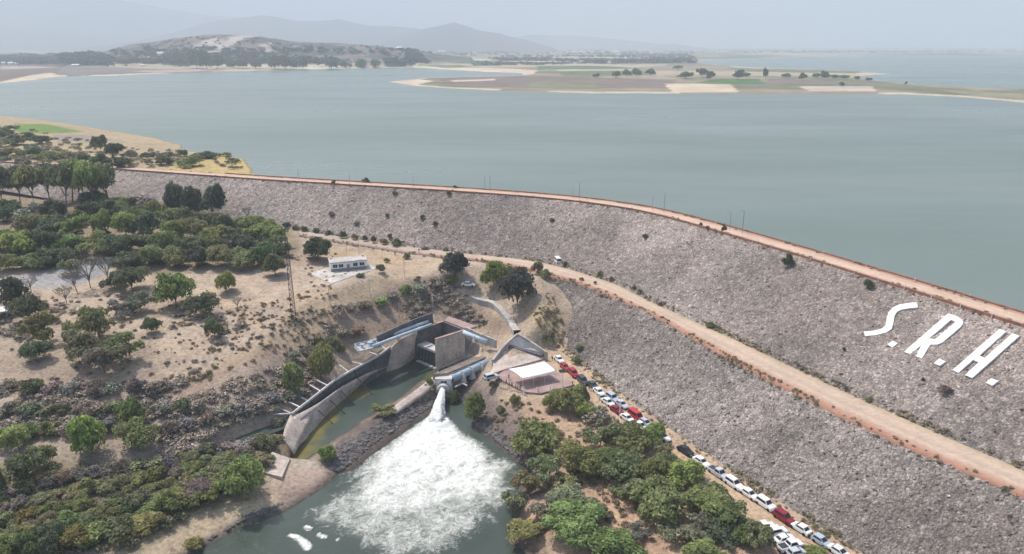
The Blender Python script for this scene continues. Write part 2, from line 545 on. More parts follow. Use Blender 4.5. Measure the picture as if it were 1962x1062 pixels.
pond_px = [(846, 752), (815, 792), (760, 815), (695, 858), (655, 908), (600, 952), (545, 985), (490, 1003), (430, 1030), (385, 1055), (300, 1120), (180, 1230), (1150, 1230),
           (1080, 1120), (1005, 1062), (968, 1040), (985, 1000), (962, 970), (990, 935), (1003, 905), (975, 880), (935, 845), (905, 822), (893, 790), (868, 755)]
canal_px = [(793, 682), (740, 710), (705, 722), (660, 765), (622, 798), (592, 838), (560, 877), (598, 885), (635, 868), (690, 838), (740, 800), (790, 768), (828, 735),
            (838, 718), (905, 688), (880, 672), (850, 680)]
pond_w = [tuple(P(u, v, POND)[:2]) for u, v in pond_px]
canal_w = [tuple(P(u, v, POND)[:2]) for u, v in canal_px]
ditch_px = [(742, 668), (700, 697), (640, 736), (588, 777), (550, 806), (500, 824), (450, 845), (380, 885), (320, 915), (200, 965)]
ditch_w = [tuple(P(u, v, -1.0)[:2]) for u, v in ditch_px]
shore_px = [(-500, 180), (-200, 205), (0, 222), (100, 232), (200, 248), (300, 265), (350, 279), (352, 290), (440, 298), (470, 306), (488, 333)]
shore_w = [tuple(P(u, v, LAKE)[:2]) for u, v in shore_px]

# ------------------------------------------------------------------ near terrain
ctrl = """-300 345 26;0 350 24;100 400 22;0 440 20;200 470 18;400 440 16.5;0 520 15;120 525 14;300 520 14;450 520 14;560 480 14.5;600 470 14.3;660 515 14;590 452 14.5;700 470 14;
800 489 13;900 500 13;0 600 12;150 600 12;300 600 12;450 600 12;560 590 12;700 560 12;800 540 11.5;880 545 12;950 560 11.5;0 700 8;150 720 8;300 700 9;450 680 9;560 650 9;620 620 9;
690 645 5.8;760 622 6;830 603 6.2;885 622 6;940 645 5;0 800 4;150 800 4;300 790 4;450 770 4;530 740 4;600 720 3.2;660 690 3;0 900 .5;150 900 0;300 880 -.2;400 860 -.2;500 815 -.2;545 792 -.2;
0 1000 -1;200 1000 -2;350 1000 -3;480 930 -3;300 1062 -4;0 1062 -1;-300 800 4;-300 1062 0;-300 600 12;-300 450 21;520 962 -5;600 905 -4.6;
945 722 .3;1060 752 .3;1110 735 .1;1090 690 .1;1150 745 0;1220 800 0;1310 870 0;1420 940 0;1520 1010 0;1600 1062 0;905 765 -2.2;960 790 -1.6;1060 790 -.9;1150 850 -1;1000 870 -3;1150 950 -2;1300 950 -1;
1050 1000 -3.6;1200 1062 -2.2;1400 1062 -.6;1300 1200 -2;1600 1250 0;990 650 4.6;950 668 3;1050 680 1.2;960 590 10;1010 600 10;1060 600 7.5;1080 640 3.5;1045 540 12.5;925 690 1.5;
100 250 26.2;250 290 27;50 290 28;400 312 26.4;150 305 29;300 318 28.8;-200 260 28""".replace('\n', '').split(';')
cp = [tuple(P(*map(float, c.split()))) for c in ctrl]
cp += [(p[0], p[1], 9.0 if proj(*p)[0] > 1060 else p[2] - 0.5) for p in berm_lo[0::10]] + [(p[0], p[1], 10.0) for p in berm_hi[60::14]] + [(p[0], p[1], 20.0) for p in crest_lo[90::12]]
cp += [(p[0], p[1], 28.5) for p in crest_lo[0:60:10]] + [(p[0], p[1], -0.2) for p in toe[20::12]]
cp += [(p[0] + 70, p[1] + 40, 16.0) for p in crest_lo[150::20]]
cp += [(p[0], p[1], p[2] + 0.8) for p in face_foot_left]
cp = np.array(cp)

def tps_fit(c, lam=2.0):
    n = len(c)
    xy = c[:, :2] / 100.0
    d = np.linalg.norm(xy[:, None] - xy[None], axis=2)
    K = np.where(d > 0, d * d * np.log(np.maximum(d, 1e-9)), 0) + lam * 1e-3 * np.eye(n)
    Q = np.concatenate([np.ones((n, 1)), xy], 1)
    A = np.block([[K, Q], [Q.T, np.zeros((3, 3))]])
    return xy, np.linalg.solve(A, np.concatenate([c[:, 2], np.zeros(3)]))

tx, tw = tps_fit(cp)

def tps(x, y):
    x, y = x / 100.0, y / 100.0
    out = tw[-3] + tw[-2] * x + tw[-1] * y
    for (px, py), w in zip(tx, tw):
        d2 = (x - px) ** 2 + (y - py) ** 2
        out = out + w * 0.5 * d2 * np.log(np.maximum(d2, 1e-12))
    return out

NX, NY = 520, 440
gx1 = np.linspace(-640, 200, NX)
gy1 = 60 + 720 * np.linspace(0, 1, NY) ** 1.25
gx, gy = np.meshgrid(gx1, gy1)
h = np.clip(tps(gx, gy), -5.2, 32)
h += (fbm(gx, gy, 14, 3, 4) - 0.5) * 1.3 + (fbm(gx, gy, 3.5, 9, 3) - 0.5) * 0.55
sp = np.minimum(sdist(gx, gy, pond_w), 60)
sc = np.minimum(sdist(gx, gy, canal_w), 60)
rough = (fbm(gx, gy, 5, 31, 3) - 0.5) * 2.2
def carve(h, sd, slope, lip=0.0):
    bank = POND - 0.15 + np.maximum(sd + rough, 0) * slope + lip
    bank = np.where(sd + rough * 0.6 < 0, POND - 0.15 + np.maximum((sd + rough * 0.6) * 0.5, -3.0), bank)
    return np.minimum(h, bank)
h = carve(h, sp, 0.42)
h = carve(h, sc, 0.7)
# the rock dike between the canal and the pond, and the low rocky island at its end
dike = polydist(gx, gy, [tuple(P(u, v, POND)[:2]) for u, v in [(838, 742), (800, 775), (740, 812), (690, 846), (640, 884)]], False)
h = np.maximum(h, np.where(dike < 9, -3.9 - 0.36 * np.maximum(dike - 1.0, 0) + rough * 0.25, -99))
dd = polydist(gx, gy, ditch_w, False)
h = np.minimum(h, np.where(dd < 6, -2.6 + np.maximum(dd - 1.7, 0) * 1.4, 99))
slab_w = [tuple(P(*q)[:2]) for q in [(893, 645, -.5), (908, 652, -1), (925, 668, -1.5), (921, 692, -4), (902, 692, -6.2), (884, 690, -6.2)]]
h = np.where(sdist(gx, gy, slab_w) < 0.6, np.minimum(h, -6.8), h)
# lake side
lake_poly = shore_w + [tuple(p[:2]) for p in resample(crest_lo[130:], 40)] + [(900, 0), (3000, 2000), (-3000, 2600)]
sl = sdist(gx, gy, lake_poly)
U, V = proj(gx, gy, h)
behind = [tuple(p[:2]) for p in crest_lo[::4]] + [(600, 1500), (-1500, 1500)]
up = inpoly(gx, gy, behind) & (gx < 0)
cb = polydist(gx, gy, [tuple(p[:2]) for p in crest_lo[::4]], False)
h = np.where(up & (sl >= 0), np.maximum(h, 25.15 + 0.03 * np.minimum(sl, 60)), h)
h = np.where(up & (cb < 14), np.maximum(h, 29.2 - np.maximum(cb - 7, 0) * 0.6), h)
h = np.where(~up & (cb < 36) & (gx < 0), np.minimum(h, 28.8 - 0.28 * cb), h)
lk = (sl < 0) & (gy > 300)
h = np.where(lk, np.minimum(h, 24.95 + np.maximum(sl * 0.15, -6)), h)
# the car road, the platform and the house pad lie level
carline = [tuple(P(u, v, 0)[:2]) for u, v in [(1068, 680), (1110, 722), (1160, 768), (1230, 815), (1320, 874), (1420, 942), (1520, 1010), (1640, 1088), (1900, 1260)]]
dc = polydist(gx, gy, carline, False)
w_ = smooth(9, 4.5, dc)
h = h * (1 - w_) + w_ * 0.0
plat_px = [(950, 722), (972, 705), (1042, 690), (1072, 716), (1101, 737), (1035, 754), (1005, 751)]
plat_w = [tuple(P(u, v, 0.4)[:2]) for u, v in plat_px]
dpw = sdist(gx, gy, plat_w)
w_ = smooth(4, 0, dpw)
h = h * (1 - w_) + w_ * -0.1
pad_w = [tuple(P(u, v, 14)[:2]) for u, v in [(592, 520), (632, 545), (752, 512), (700, 488), (628, 492)]]
w_ = smooth(6, 0, sdist(gx, gy, pad_w))
h = h * (1 - w_) + w_ * 13.8
U, V = proj(gx, gy, h)

def paint_area(c, poly, col, soft=8, jit=14, strength=1.0):
    """ground of another kind inside an outline given on the photograph (laid down where it lies in the world)"""
    w = [tuple(P(u, v, hh)[:2]) for u, v, hh in poly] if len(poly[0]) == 3 else None
    u_, v_ = U + (fbm(gx, gy, 12, 71, 3) - 0.5) * jit * 2, V + (fbm(gx, gy, 12, 72, 3) - 0.5) * jit
    d = sdist(u_, v_, poly) if w is None else sdist(gx, gy, w)
    f = (smooth(soft, -soft, d) * strength)[..., None]
    return c * (1 - f) + np.array(col) * f

n1, n2, n3 = fbm(gx, gy, 22, 51, 5), fbm(gx, gy, 6, 52, 4), fbm(gx, gy, 45, 53, 3)
C = np.zeros(h.shape + (3,)) + np.array((0.43, 0.352, 0.283))
def mixn(c, col, f): return c * (1 - f[..., None]) + np.array(col) * f[..., None]
C = mixn(C, (0.33, 0.262, 0.212), smooth(0.48, 0.66, n1) * 0.75)
C = mixn(C, (0.47, 0.38, 0.28), smooth(0.5, 0.68, n2) * 0.6)
scrub = (0.33, 0.275, 0.22)
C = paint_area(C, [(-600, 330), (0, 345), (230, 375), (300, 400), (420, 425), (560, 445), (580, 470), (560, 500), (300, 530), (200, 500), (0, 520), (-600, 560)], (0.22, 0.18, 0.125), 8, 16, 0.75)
C = paint_area(C, [(-300, 560), (30, 560), (120, 640), (290, 640), (300, 690), (120, 740), (-300, 760)], scrub, 10, 20, 0.6)
C = paint_area(C, [(-300, 760), (0, 760), (120, 790), (200, 790), (330, 770), (450, 735), (540, 690), (600, 690), (690, 680), (560, 800), (430, 850), (300, 900), (-300, 960)], (0.355, 0.295, 0.25), 10, 22, 0.85)
C = paint_area(C, [(-300, 900), (150, 880), (330, 885), (430, 850), (545, 820), (510, 900), (500, 950), (420, 975), (300, 1062), (200, 1200), (-300, 1200)], (0.27, 0.235, 0.165), 8, 18, 0.9)
C = paint_area(C, [(640, 600), (760, 540), (850, 530), (900, 580), (960, 610), (990, 640), (880, 625), (830, 605), (700, 650), (620, 690), (600, 660)], (0.25, 0.19, 0.15), 8, 16, 0.75)
C = paint_area(C, [(540, 560), (700, 545), (830, 500), (790, 530), (690, 580), (620, 640), (420, 720), (330, 740), (420, 690), (560, 630)], (0.45, 0.35, 0.24), 8, 12, 0.7)
C = paint_area(C, [(300, 750), (420, 700), (560, 650), (610, 640), (560, 670), (430, 725), (330, 780), (200, 800)], (0.38, 0.285, 0.225), 6, 10, 0.8)
C = paint_area(C, [(590, 470), (700, 480), (830, 505), (760, 520), (700, 492), (600, 510)], (0.45, 0.345, 0.24), 6, 10, 0.8)
C = paint_area(C, [(1010, 590), (1060, 585), (1085, 610), (1078, 665), (1040, 640)], (0.46, 0.37, 0.22), 6, 10, 0.8)
C = paint_area(C, [(20, 532), (60, 524), (110, 515), (190, 498), (216, 503), (205, 524), (150, 546), (70, 553), (20, 546)], (0.335, 0.33, 0.335), 3, 4)
C = paint_area(C, [(850, 770), (920, 765), (1130, 770), (1200, 830), (1290, 875), (1460, 980), (1600, 1080), (1600, 1300), (940, 1300), (1000, 1062), (980, 900), (900, 820)], (0.40, 0.285, 0.205), 10, 10, 0.8)
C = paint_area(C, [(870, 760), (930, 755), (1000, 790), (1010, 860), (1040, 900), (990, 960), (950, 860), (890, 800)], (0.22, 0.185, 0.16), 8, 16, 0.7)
C = paint_area(C, [(-700, 150), (-200, 190), (0, 205), (500, 290), (520, 345), (224, 330), (0, 318), (-700, 300)], (0.39, 0.325, 0.225), 6, 6, 0.9)
C = paint_area(C, [(360, 285), (480, 300), (490, 335), (330, 335), (300, 322), (380, 310)], (0.47, 0.38, 0.17), 4, 8, 0.8)
C = paint_area(C, [(25, 238), (90, 238), (160, 253), (110, 256), (35, 256)], (0.17, 0.25, 0.09), 2, 2)
C = paint_area(C, [(100, 258), (170, 258), (240, 272), (110, 272)], (0.30, 0.265, 0.24), 2, 3)
C = mixn(C, (0.155, 0.13, 0.125), smooth(11, 5, sp + rough * 1.5) * (V < 960) * (U > 640) * 0.9)
C = paint_area(C, [(478, 990), (545, 925), (575, 885), (640, 880), (690, 850), (655, 912), (600, 957), (540, 990), (490, 1005)], (0.40, 0.315, 0.265), 6, 8, 0.95)
C = paint_area(C, [(560, 885), (600, 880), (620, 890), (580, 900)], (0.5, 0.46, 0.4), 4, 6, 0.7)
C = paint_area(C, [(225, 1095), (300, 1040), (380, 990), (480, 960), (530, 945), (520, 975), (478, 998), (420, 1026), (370, 1055), (330, 1100)], (0.47, 0.385, 0.275), 4, 5, 0.95)
C = mixn(C, (0.15, 0.125, 0.12), smooth(6, 2.5, dike) * 0.9)
C = paint_area(C, [(838, 728), (842, 750), (800, 785), (765, 800), (750, 795), (790, 762)], (0.40, 0.32, 0.25), 4, 6, 0.9)
C = mixn(C, (0.10, 0.088, 0.08), smooth(1.2, 0.1, h - POND) * (gy < 320) * (gx > -140))
C = mixn(C, (0.47, 0.355, 0.255), smooth(6.5, 4.5, dc + (n2 - 0.5) * 4))
for poly, col, wd in (([(-300, 300), (0, 318), (140, 322), (240, 326)], (0.50, 0.36, 0.27), 3.5), ([(430, 580), (470, 600), (500, 625)], (0.46, 0.36, 0.26), 1.2),
                      ([(1155, 905), (1165, 940), (1190, 980), (1220, 1010), (1235, 1062)], (0.44, 0.31, 0.22), 5.0), ([(640, 770), (760, 490), (840, 492)], (0, 0, 0), 0)):
    if wd:
        hh = [float(np.interp(0, [0], [0]))] * len(poly)
        dpx = polydist(U, V, poly, False) * depth_of((gx, gy, h)) / FPX
        C = mixn(C, col, smooth(wd, wd * 0.5, dpx + (n2 - 0.5) * 2) * 0.9)
C *= (0.9 + 0.2 * n3)[..., None]
terr_v = np.stack([gx, gy, h], -1).reshape(-1, 3)
terr_f = grid_faces(NY, NX)
ground = link('ground', make_mesh('ground', terr_v, terr_f, M['ground'], True, C.reshape(-1, 3)))
tag(ground, kind='structure')

# ------------------------------------------------------------------ the dam
def face_loft(top, bot, nr, nc, amp, seed, zoff=0.0):
    t, b = resample(top, nc), resample(bot, nc)
    k = np.linspace(0, 1, nr)[:, None, None]
    base = t[None] * (1 - k) + b[None] * k
    x, y = base[..., 0], base[..., 1]
    d = (fbm(x, y, 2.4, seed, 3) - 0.5) * amp * 2.0 + (hash2((x * 7).astype(int), (y * 7).astype(int), seed) - 0.5) * amp * 0.55
    out = base.copy()
    edge = np.minimum(1, np.minimum(np.arange(nr), np.arange(nr)[::-1]) / 2.0)[:, None]
    out[..., 2] += d * edge + (fbm(x, y, 18, seed + 5, 3) - 0.5) * 0.7 * edge + zoff
    return base, out

up_top = crest_lo
up_bot = np.concatenate([resample(face_foot_left, 60), berm_hi])
up_base, up_v = face_loft(up_top, up_bot, 75, 900, 0.38, 5)
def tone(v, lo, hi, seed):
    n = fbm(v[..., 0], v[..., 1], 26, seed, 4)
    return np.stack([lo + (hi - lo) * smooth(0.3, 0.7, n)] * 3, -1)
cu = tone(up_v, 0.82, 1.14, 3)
dam = empty('embankment_dam', (0, 0, 0), 0, 'long curved embankment dam faced with pinkish grey rockfill, holding back the lake', 'dam')
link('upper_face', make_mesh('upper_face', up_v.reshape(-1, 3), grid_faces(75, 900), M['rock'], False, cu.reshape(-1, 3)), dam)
i0 = int(np.argmin([abs(proj(*p)[0] - 1030) for p in berm_lo]))
lo_base, lo_v = face_loft(berm_lo[i0:], toe, 60, 560, 0.38, 15)
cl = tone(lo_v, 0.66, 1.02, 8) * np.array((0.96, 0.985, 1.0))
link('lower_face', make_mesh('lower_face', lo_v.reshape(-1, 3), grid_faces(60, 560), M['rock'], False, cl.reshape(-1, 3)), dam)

def strip(lines, cols, n, zj=0.05, seed=0):
    rows = [resample(l, n) for l in lines]
    v = np.stack(rows)
    if n >= 700:
        w_ = (fbm(v[..., 0], v[..., 1], 5, seed + 40, 3) - 0.5)
        v[1:-1, :, 1] += (w_ * 1.1)[1:-1]
    v[..., 2] += (fbm(v[..., 0], v[..., 1], 3, seed, 3) - 0.5) * zj
    return v.reshape(-1, 3), grid_faces(len(rows), n), np.repeat(np.array(cols), n, axis=0)

def offset(line, d, dz=0.0):
    l = np.array(line); t = np.gradient(l, axis=0); t[:, 2] = 0
    t /= np.linalg.norm(t, axis=1, keepdims=True)
    o = l + np.stack([-t[:, 1], t[:, 0], 0 * t[:, 0]], 1) * d
    o[:, 2] += dz
    return o

# offset > 0 is the lake side: the curves run from left to right
SAND, RED, REDD = (0.49, 0.38, 0.305), (0.39, 0.255, 0.20), (0.30, 0.15, 0.115)
rows, cols_ = [], []
for d, dz, c in ((-0.2, -1.5, REDD), (0.15, 0.02, REDD), (1.3, 0.12, RED), (1.9, 0.14, SAND), (3.4, 0.16, (0.56, 0.42, 0.33)), (5.0, 0.17, (0.50, 0.37, 0.29)), (6.3, 0.15, SAND), (7.0, 0.1, RED), (8.6, 0.0, (0.40, 0.26, 0.19)), (9.3, -0.6, REDD)):
    rows.append(offset(crest_lo, d, dz)); cols_.append(c)
v_, f_, c_ = strip(rows, cols_, 900, 0.10, 3)
link('crest_road', make_mesh('crest_road', v_, f_, M['road'], True, c_), dam)
rows = [offset(crest_lo, 9.2, -0.5), offset(crest_lo, 12, -2.0), offset(crest_lo, 24, -8.5)]
v_, f_, c_ = strip(rows, [(0.7, 0.55, 0.48), (0.8, 0.75, 0.72), (0.7, 0.7, 0.7)], 900, 0.5, 4)
link('upstream_face', make_mesh('upstream_face', v_, f_, M['rock'], False, c_), dam)
hi = resample(berm_hi, 600); lo = resample(berm_lo, 600)
rows, cols_ = [], []
for k, dz, c in ((-0.10, -0.15, (0.43, 0.33, 0.22)), (0.02, 0.1, (0.44, 0.35, 0.24)), (0.16, 0.12, (0.47, 0.375, 0.29)), (0.32, 0.13, (0.50, 0.40, 0.32)), (0.5, 0.14, (0.44, 0.345, 0.275)), (0.66, 0.13, (0.49, 0.385, 0.305)),
                 (0.8, 0.12, (0.43, 0.30, 0.235)), (0.93, 0.1, (0.37, 0.22, 0.165)), (1.03, 0.06, (0.38, 0.2, 0.14)), (1.06, -0.9, (0.3, 0.2, 0.16)), (1.12, -4.5, (0.32, 0.25, 0.2))):
    l = hi * (1 - k) + lo * k; l[:, 2] += dz + 0.12
    rows.append(l); cols_.append(c)
v_, f_, c_ = strip(rows, cols_, 700, 0.12, 6)
kk = (1 - smooth(-60, 20, v_[:, 0]))[:, None] * 0.8
c_ = c_ * (1 - kk) + np.array((0.40, 0.33, 0.28)) * kk
berm_me = make_mesh('berm_road', v_, f_, M['road'], True, c_)
link('berm_road', berm_me, dam)
berm_v, berm_f = v_, f_

# ------------------------------------------------------------------ lake and far land
lk_line = [tuple(p[:2]) for p in resample(offset(crest_lo, 5.0)[80:], 60)]
lk = [(-9000, 900)] + [tuple(P(u, v, LAKE)[:2]) for u, v in [(-500, 186), (-200, 214), (0, 232), (100, 242), (200, 258), (300, 275), (345, 292), (430, 306), (455, 318)]]
lk += [p for p in lk_line if proj(p[0], p[1], LAKE)[0] > 500] + [(900, -200), (9000, -200), (14000, 9000), (-9000, 9000)]
me = bpy.data.meshes.new('lake')
me.from_pydata([(x, y, LAKE) for x, y in lk], [], [tuple(range(len(lk)))])
bm = bmesh.new(); bm.from_mesh(me); bmesh.ops.triangulate(bm, faces=bm.faces); bmesh.ops.recalc_face_normals(bm, faces=bm.faces)
if bm.faces[0].normal.z < 0: bmesh.ops.reverse_faces(bm, faces=bm.faces)
bm.to_mesh(me); bm.free()
me.materials.append(M['lake'])
tag(link('lake_water', me), kind='structure')

land = [(-1600, 205), (-600, 182), (0, 160), (60, 154), (110, 147), (200, 146), (300, 142), (430, 138), (560, 134), (700, 131), (780, 129), (830, 132), (900, 136), (1000, 140), (1010, 146), (900, 148), (830, 150),
        (745, 157), (790, 164), (860, 170), (960, 174), (1050, 177), (1150, 179), (1400, 180), (1520, 181), (1740, 181), (1850, 187), (1962, 197), (2600, 230), (2600, 200), (1962, 172), (1850, 168),
        (1720, 160), (1650, 152), (1640, 146), (1705, 142), (1640, 137), (1550, 134), (1480, 131), (1400, 127), (1330, 121), (1330, 117), (1420, 112), (1502, 109), (1603, 107.5), (1671, 105.5), (1800, 106),
        (1962, 107.5), (2600, 109), (3600, 109), (3600, 70), (-1600, 70)]
FNR, FNC = 420, 620
fy = 800.0 * (20000 / 800.0) ** (np.linspace(0, 1, FNR))
ft = np.linspace(-1.15, 1.15, FNC)
fx = fy[:, None] * ft[None, :]
fyy = np.repeat(fy[:, None], FNC, 1)
fu, fv = proj(fx, fyy, LAKE)
ju, jv = (fbm(fx, fyy, 90, 81, 4) - 0.5) * 24, (fbm(fx, fyy, 60, 82, 4) - 0.5) * 3.0
sd = sdist(fu + ju * 0.6, fv + jv * 0.5, land)
fh = LAKE + np.clip(-sd * 0.7, -3, 1.3) + np.where(sd < 0, (fbm(fx, fyy, 150, 83, 3)) * 1.2, 0)
CF = np.zeros(fx.shape + (3,)) + np.array((0.26, 0.225, 0.165))
nf = fbm(fx, fyy, 200, 84, 4)
CF = mixn(CF, (0.15, 0.155, 0.10), smooth(0.5, 0.62, nf) * 0.8)
patch = hash2(np.floor(fx / 260 + vnoise(fx / 500, fyy / 500, 4)), np.floor(fyy / 330 + vnoise(fx / 400, fyy / 400, 5)), 7)
far_f = smooth(1300, 1700, fyy)
CF = mixn(CF, (0.42, 0.35, 0.26), (patch > 0.58) * far_f * 0.75)
CF = mixn(CF, (0.12, 0.15, 0.08), (patch < 0.28) * far_f * 0.8)
GREEN, BEIGE, BROWN, OLIVE = (0.085, 0.15, 0.06), (0.52, 0.43, 0.32), (0.20, 0.16, 0.14), (0.2, 0.195, 0.13)
for poly, col in (([(740, 118), (830, 111), (900, 116), (960, 120), (960, 128), (800, 128)], (0.10, 0.16, 0.09)), ([(868, 112), (930, 114), (950, 117), (880, 116)], BEIGE),
                  ([(820, 133), (930, 131), (1030, 137), (1020, 145), (900, 143), (830, 138)], BEIGE), ([(1030, 128), (1150, 127), (1240, 133), (1030, 135)], (0.10, 0.16, 0.09)),
                  ([(950, 120), (1040, 116), (1180, 126), (1250, 130), (1050, 126)], (0.42, 0.35, 0.27)), ([(830, 150), (1000, 146), (1120, 150), (1300, 155), (1280, 172), (1000, 171), (860, 165)], BROWN),
                  ([(1010, 160), (1140, 160), (1150, 174), (1020, 172)], OLIVE), ([(860, 156), (950, 153), (950, 156), (870, 159)], BEIGE),
                  ([(745, 157), (800, 153), (830, 158), (800, 164)], BEIGE), ([(1272, 163), (1400, 164), (1415, 179), (1290, 179)], BEIGE), ([(1330, 161), (1380, 153), (1455, 153), (1465, 164)], GREEN),
                  ([(1470, 152), (1570, 155), (1600, 163), (1475, 163)], BROWN), ([(1530, 168), (1670, 168), (1680, 178), (1550, 178)], (0.46, 0.39, 0.32)), ([(1640, 141), (1700, 141), (1690, 143), (1650, 144)], BEIGE),
                  ([(1690, 168), (1850, 172), (1900, 184), (1720, 178)], (0.17, 0.17, 0.11)), ([(1800, 176), (1962, 182), (1962, 192), (1850, 184)], (0.25, 0.235, 0.16)),
                  ([(-400, 128), (0, 124), (140, 121), (125, 140), (40, 150), (0, 156), (-400, 175)], (0.18, 0.145, 0.13)), ([(0, 159), (60, 146), (100, 141), (115, 147), (60, 154)], BEIGE),
                  ([(120, 129), (330, 135), (430, 138), (240, 144), (110, 146)], (0.20, 0.175, 0.16)), ([(0, 129), (60, 128), (110, 131), (0, 135)], (0.36, 0.3, 0.24)), ([(250, 138), (420, 134), (430, 136), (300, 141)], (0.38, 0.3, 0.25))):
    CF = mixn(CF, col, smooth(0.6, -0.6, sdist(fu + ju * 0.25, fv + jv * 0.25, poly)))
south = [(745, 157), (790, 164), (860, 170), (960, 174), (1050, 177), (1150, 179), (1400, 180), (1520, 181), (1740, 181), (1850, 187), (1962, 197), (2600, 230)]
CF = mixn(CF, (0.55, 0.47, 0.36), (sd > -1.6) * smooth(1.0, 0.2, np.abs(sd + 0.5)) * (nf > 0.35) * (fyy < 2500))
# low rocky hill behind the left shore
ru = np.array([120, 200, 250, 310, 340, 380, 420, 500, 560, 640, 700, 760, 800, 850, 900])
rv = np.array([110, 100, 86, 79, 73, 69, 67.5, 71, 80, 83, 87, 93, 99, 106, 112])
hu = 981 + FPX * ft * 1.0 / CP * (1 - 0)   # column's approximate pixel
hu = proj(2700 * ft, np.full(FNC, 2700.0), 80.0)[0]
rvv = np.interp(hu, ru, rv)
tt = (rvv - 531) / FPX
ridge = CAMZ - 2700 * (SP + CP * tt) / (CP - SP * tt)
prof = np.where(fy < 2700, smooth(1950, 2700, fy), smooth(4200, 2700, fy))
prof2 = np.where(fy < 2700, smooth(2100, 2650, fy), smooth(4200, 2800, fy))
hill = np.maximum(ridge[None] - LAKE - 2, 0) * (0.35 * prof + 0.65 * prof2)[:, None]
hill *= (hu[None] > 118) & (hu[None] < 905)
hill_n = hill * (0.94 + 0.12 * fbm(fx, fyy, 160, 85, 4)) + np.where(hill > 4, (fbm(fx, fyy, 40, 86, 3) - 0.5) * 5, 0)
fh = np.where(sd < -1, fh + np.maximum(hill_n, 0), fh)
hm = smooth(5, 22, hill)
CF = mixn(CF, (0.20, 0.165, 0.15), hm)
CF = mixn(CF, (0.085, 0.085, 0.075), hm * smooth(0.42, 0.55, fbm(fx, fyy, 34, 87, 5)) * 0.95)
CF = mixn(CF, (0.46, 0.40, 0.36), hm * smooth(0.55, 0.66, fbm(fx, fyy * 0.5, 70, 88, 4)) * (hu[None] > 290) * (hu[None] < 520) * 0.9)
CF = mixn(CF, (0.5, 0.44, 0.36), smooth(2, 5, hill) * smooth(9, 6, hill) * smooth(0.5, 0.6, fbm(fx, fyy, 120, 89, 3)) * (hu[None] > 380) * (hu[None] < 640))
far_v = np.stack([fx, fyy, fh], -1).reshape(-1, 3)
tag(link('far_land', make_mesh('far_land', far_v, grid_faces(FNR, FNC), M['far'], True, CF.reshape(-1, 3))), kind='structure')

def mountain(name, D, prof_px, width, seed, col):
    D, width = D * 1.12, width * 1.1
    us = np.array([p[0] for p in prof_px], float); vs = np.array([p[1] for p in prof_px], float)
    nc, nr = 260, 40
    uu = np.linspace(us[0], us[-1], nc)
    vv = np.interp(uu, us, vs)
    t = (vv - 531) / FPX
    top = CAMZ - D * (SP + CP * t) / (CP - SP * t)
    x = (uu - 981) / FPX * (D * CP + (CAMZ - top) * SP)
    top = top + (fbm(uu, uu * 0, 30, seed, 4) - 0.5) * D * 0.004
    k = np.linspace(-1, 1, nr)[:, None]
    prof = np.maximum(1 - np.abs(k), 0) ** 1.15
    yy = D + k * width + x[None] * 0
    xx = x[None] + k * 0
    z = 24 + np.maximum(top - 24, 0)[None] * prof * (1 + (fbm(xx, yy, width * 0.35, seed + 3, 4) - 0.5) * 0.7 * (1 - prof))
    n = fbm(xx, yy, width * 0.3, seed + 9, 4)
    c = np.array(col) * (0.75 + 0.5 * n)[..., None]
    tag(link(name, make_mesh(name, np.stack([xx, yy, z], -1).reshape(-1, 3), grid_faces(nr, nc), M['far'], True, c.reshape(-1, 3))), kind='structure')

mountain('far_mountain', 11500, [(-900, 60), (-500, 20), (-200, -22), (0, -32), (120, -20), (215, -4), (330, 16), (420, 30), (520, 40), (600, 60), (700, 88)], 3000, 11, (0.13, 0.12, 0.12))
mountain('left_mountain', 8800, [(-900, 40), (-400, 30), (-150, 36), (0, 47), (50, 55), (110, 62), (180, 72), (260, 88)], 1800, 12, (0.12, 0.11, 0.11))
mountain('middle_mountain', 8200, [(240, 88), (330, 62), (400, 42), (450, 33), (490, 28), (530, 32), (570, 40), (650, 37), (700, 46), (740, 50), (790, 53), (850, 62), (900, 70), (980, 78), (1050, 88)], 1900, 13, (0.12, 0.11, 0.115))
mountain('peak_mountain', 6800, [(700, 90), (770, 70), (820, 54), (850, 47), (870, 43), (890, 47), (920, 57), (945, 61), (975, 70), (1020, 80), (1060, 90)], 1300, 14, (0.10, 0.095, 0.10))
mountain('low_mountain', 10500, [(900, 89), (960, 70), (1040, 66), (1110, 69), (1170, 74), (1230, 82), (1330, 89)], 1800, 15, (0.12, 0.11, 0.11))

# ------------------------------------------------------------------ tailwater
px_, py_ = np.meshgrid(np.linspace(-110, 40, 420), np.linspace(85, 232, 400))
impact = P(836, 812, POND)
nozzle = P(848, 748, -2.9)
fdir = (impact - nozzle); fdir.z = 0; fdir.normalize()
pu, pv = proj(px_, py_, POND)
fan = [(838, 800), (815, 820), (775, 842), (735, 858), (700, 870), (680, 898), (668, 925), (628, 952), (590, 985), (605, 1015), (680, 1062), (760, 1090), (860, 1085), (905, 1045), (955, 1005), (985, 960), (995, 912), (970, 882), (930, 856), (892, 832), (862, 812)]
core = [(837, 803), (818, 824), (780, 846), (735, 866), (700, 890), (690, 930), (665, 965), (740, 985), (830, 978), (905, 960), (955, 930), (975, 905), (925, 862), (885, 836), (856, 815)]
def wd(poly): return sdist(px_ + (fbm(px_, py_, 7, 91, 3) - 0.5) * 7, py_ + (fbm(px_, py_, 7, 92, 3) - 0.5) * 7, [tuple(P(u, v, POND)[:2]) for u, v in poly])
ip = np.hypot(px_ - impact.x, py_ - impact.y)
foam = 0.44 * smooth(2.0, -7, wd(fan)) + (0.85 - 0.62 * np.clip(ip / 46, 0, 1)) * smooth(1.5, -4, wd(core))
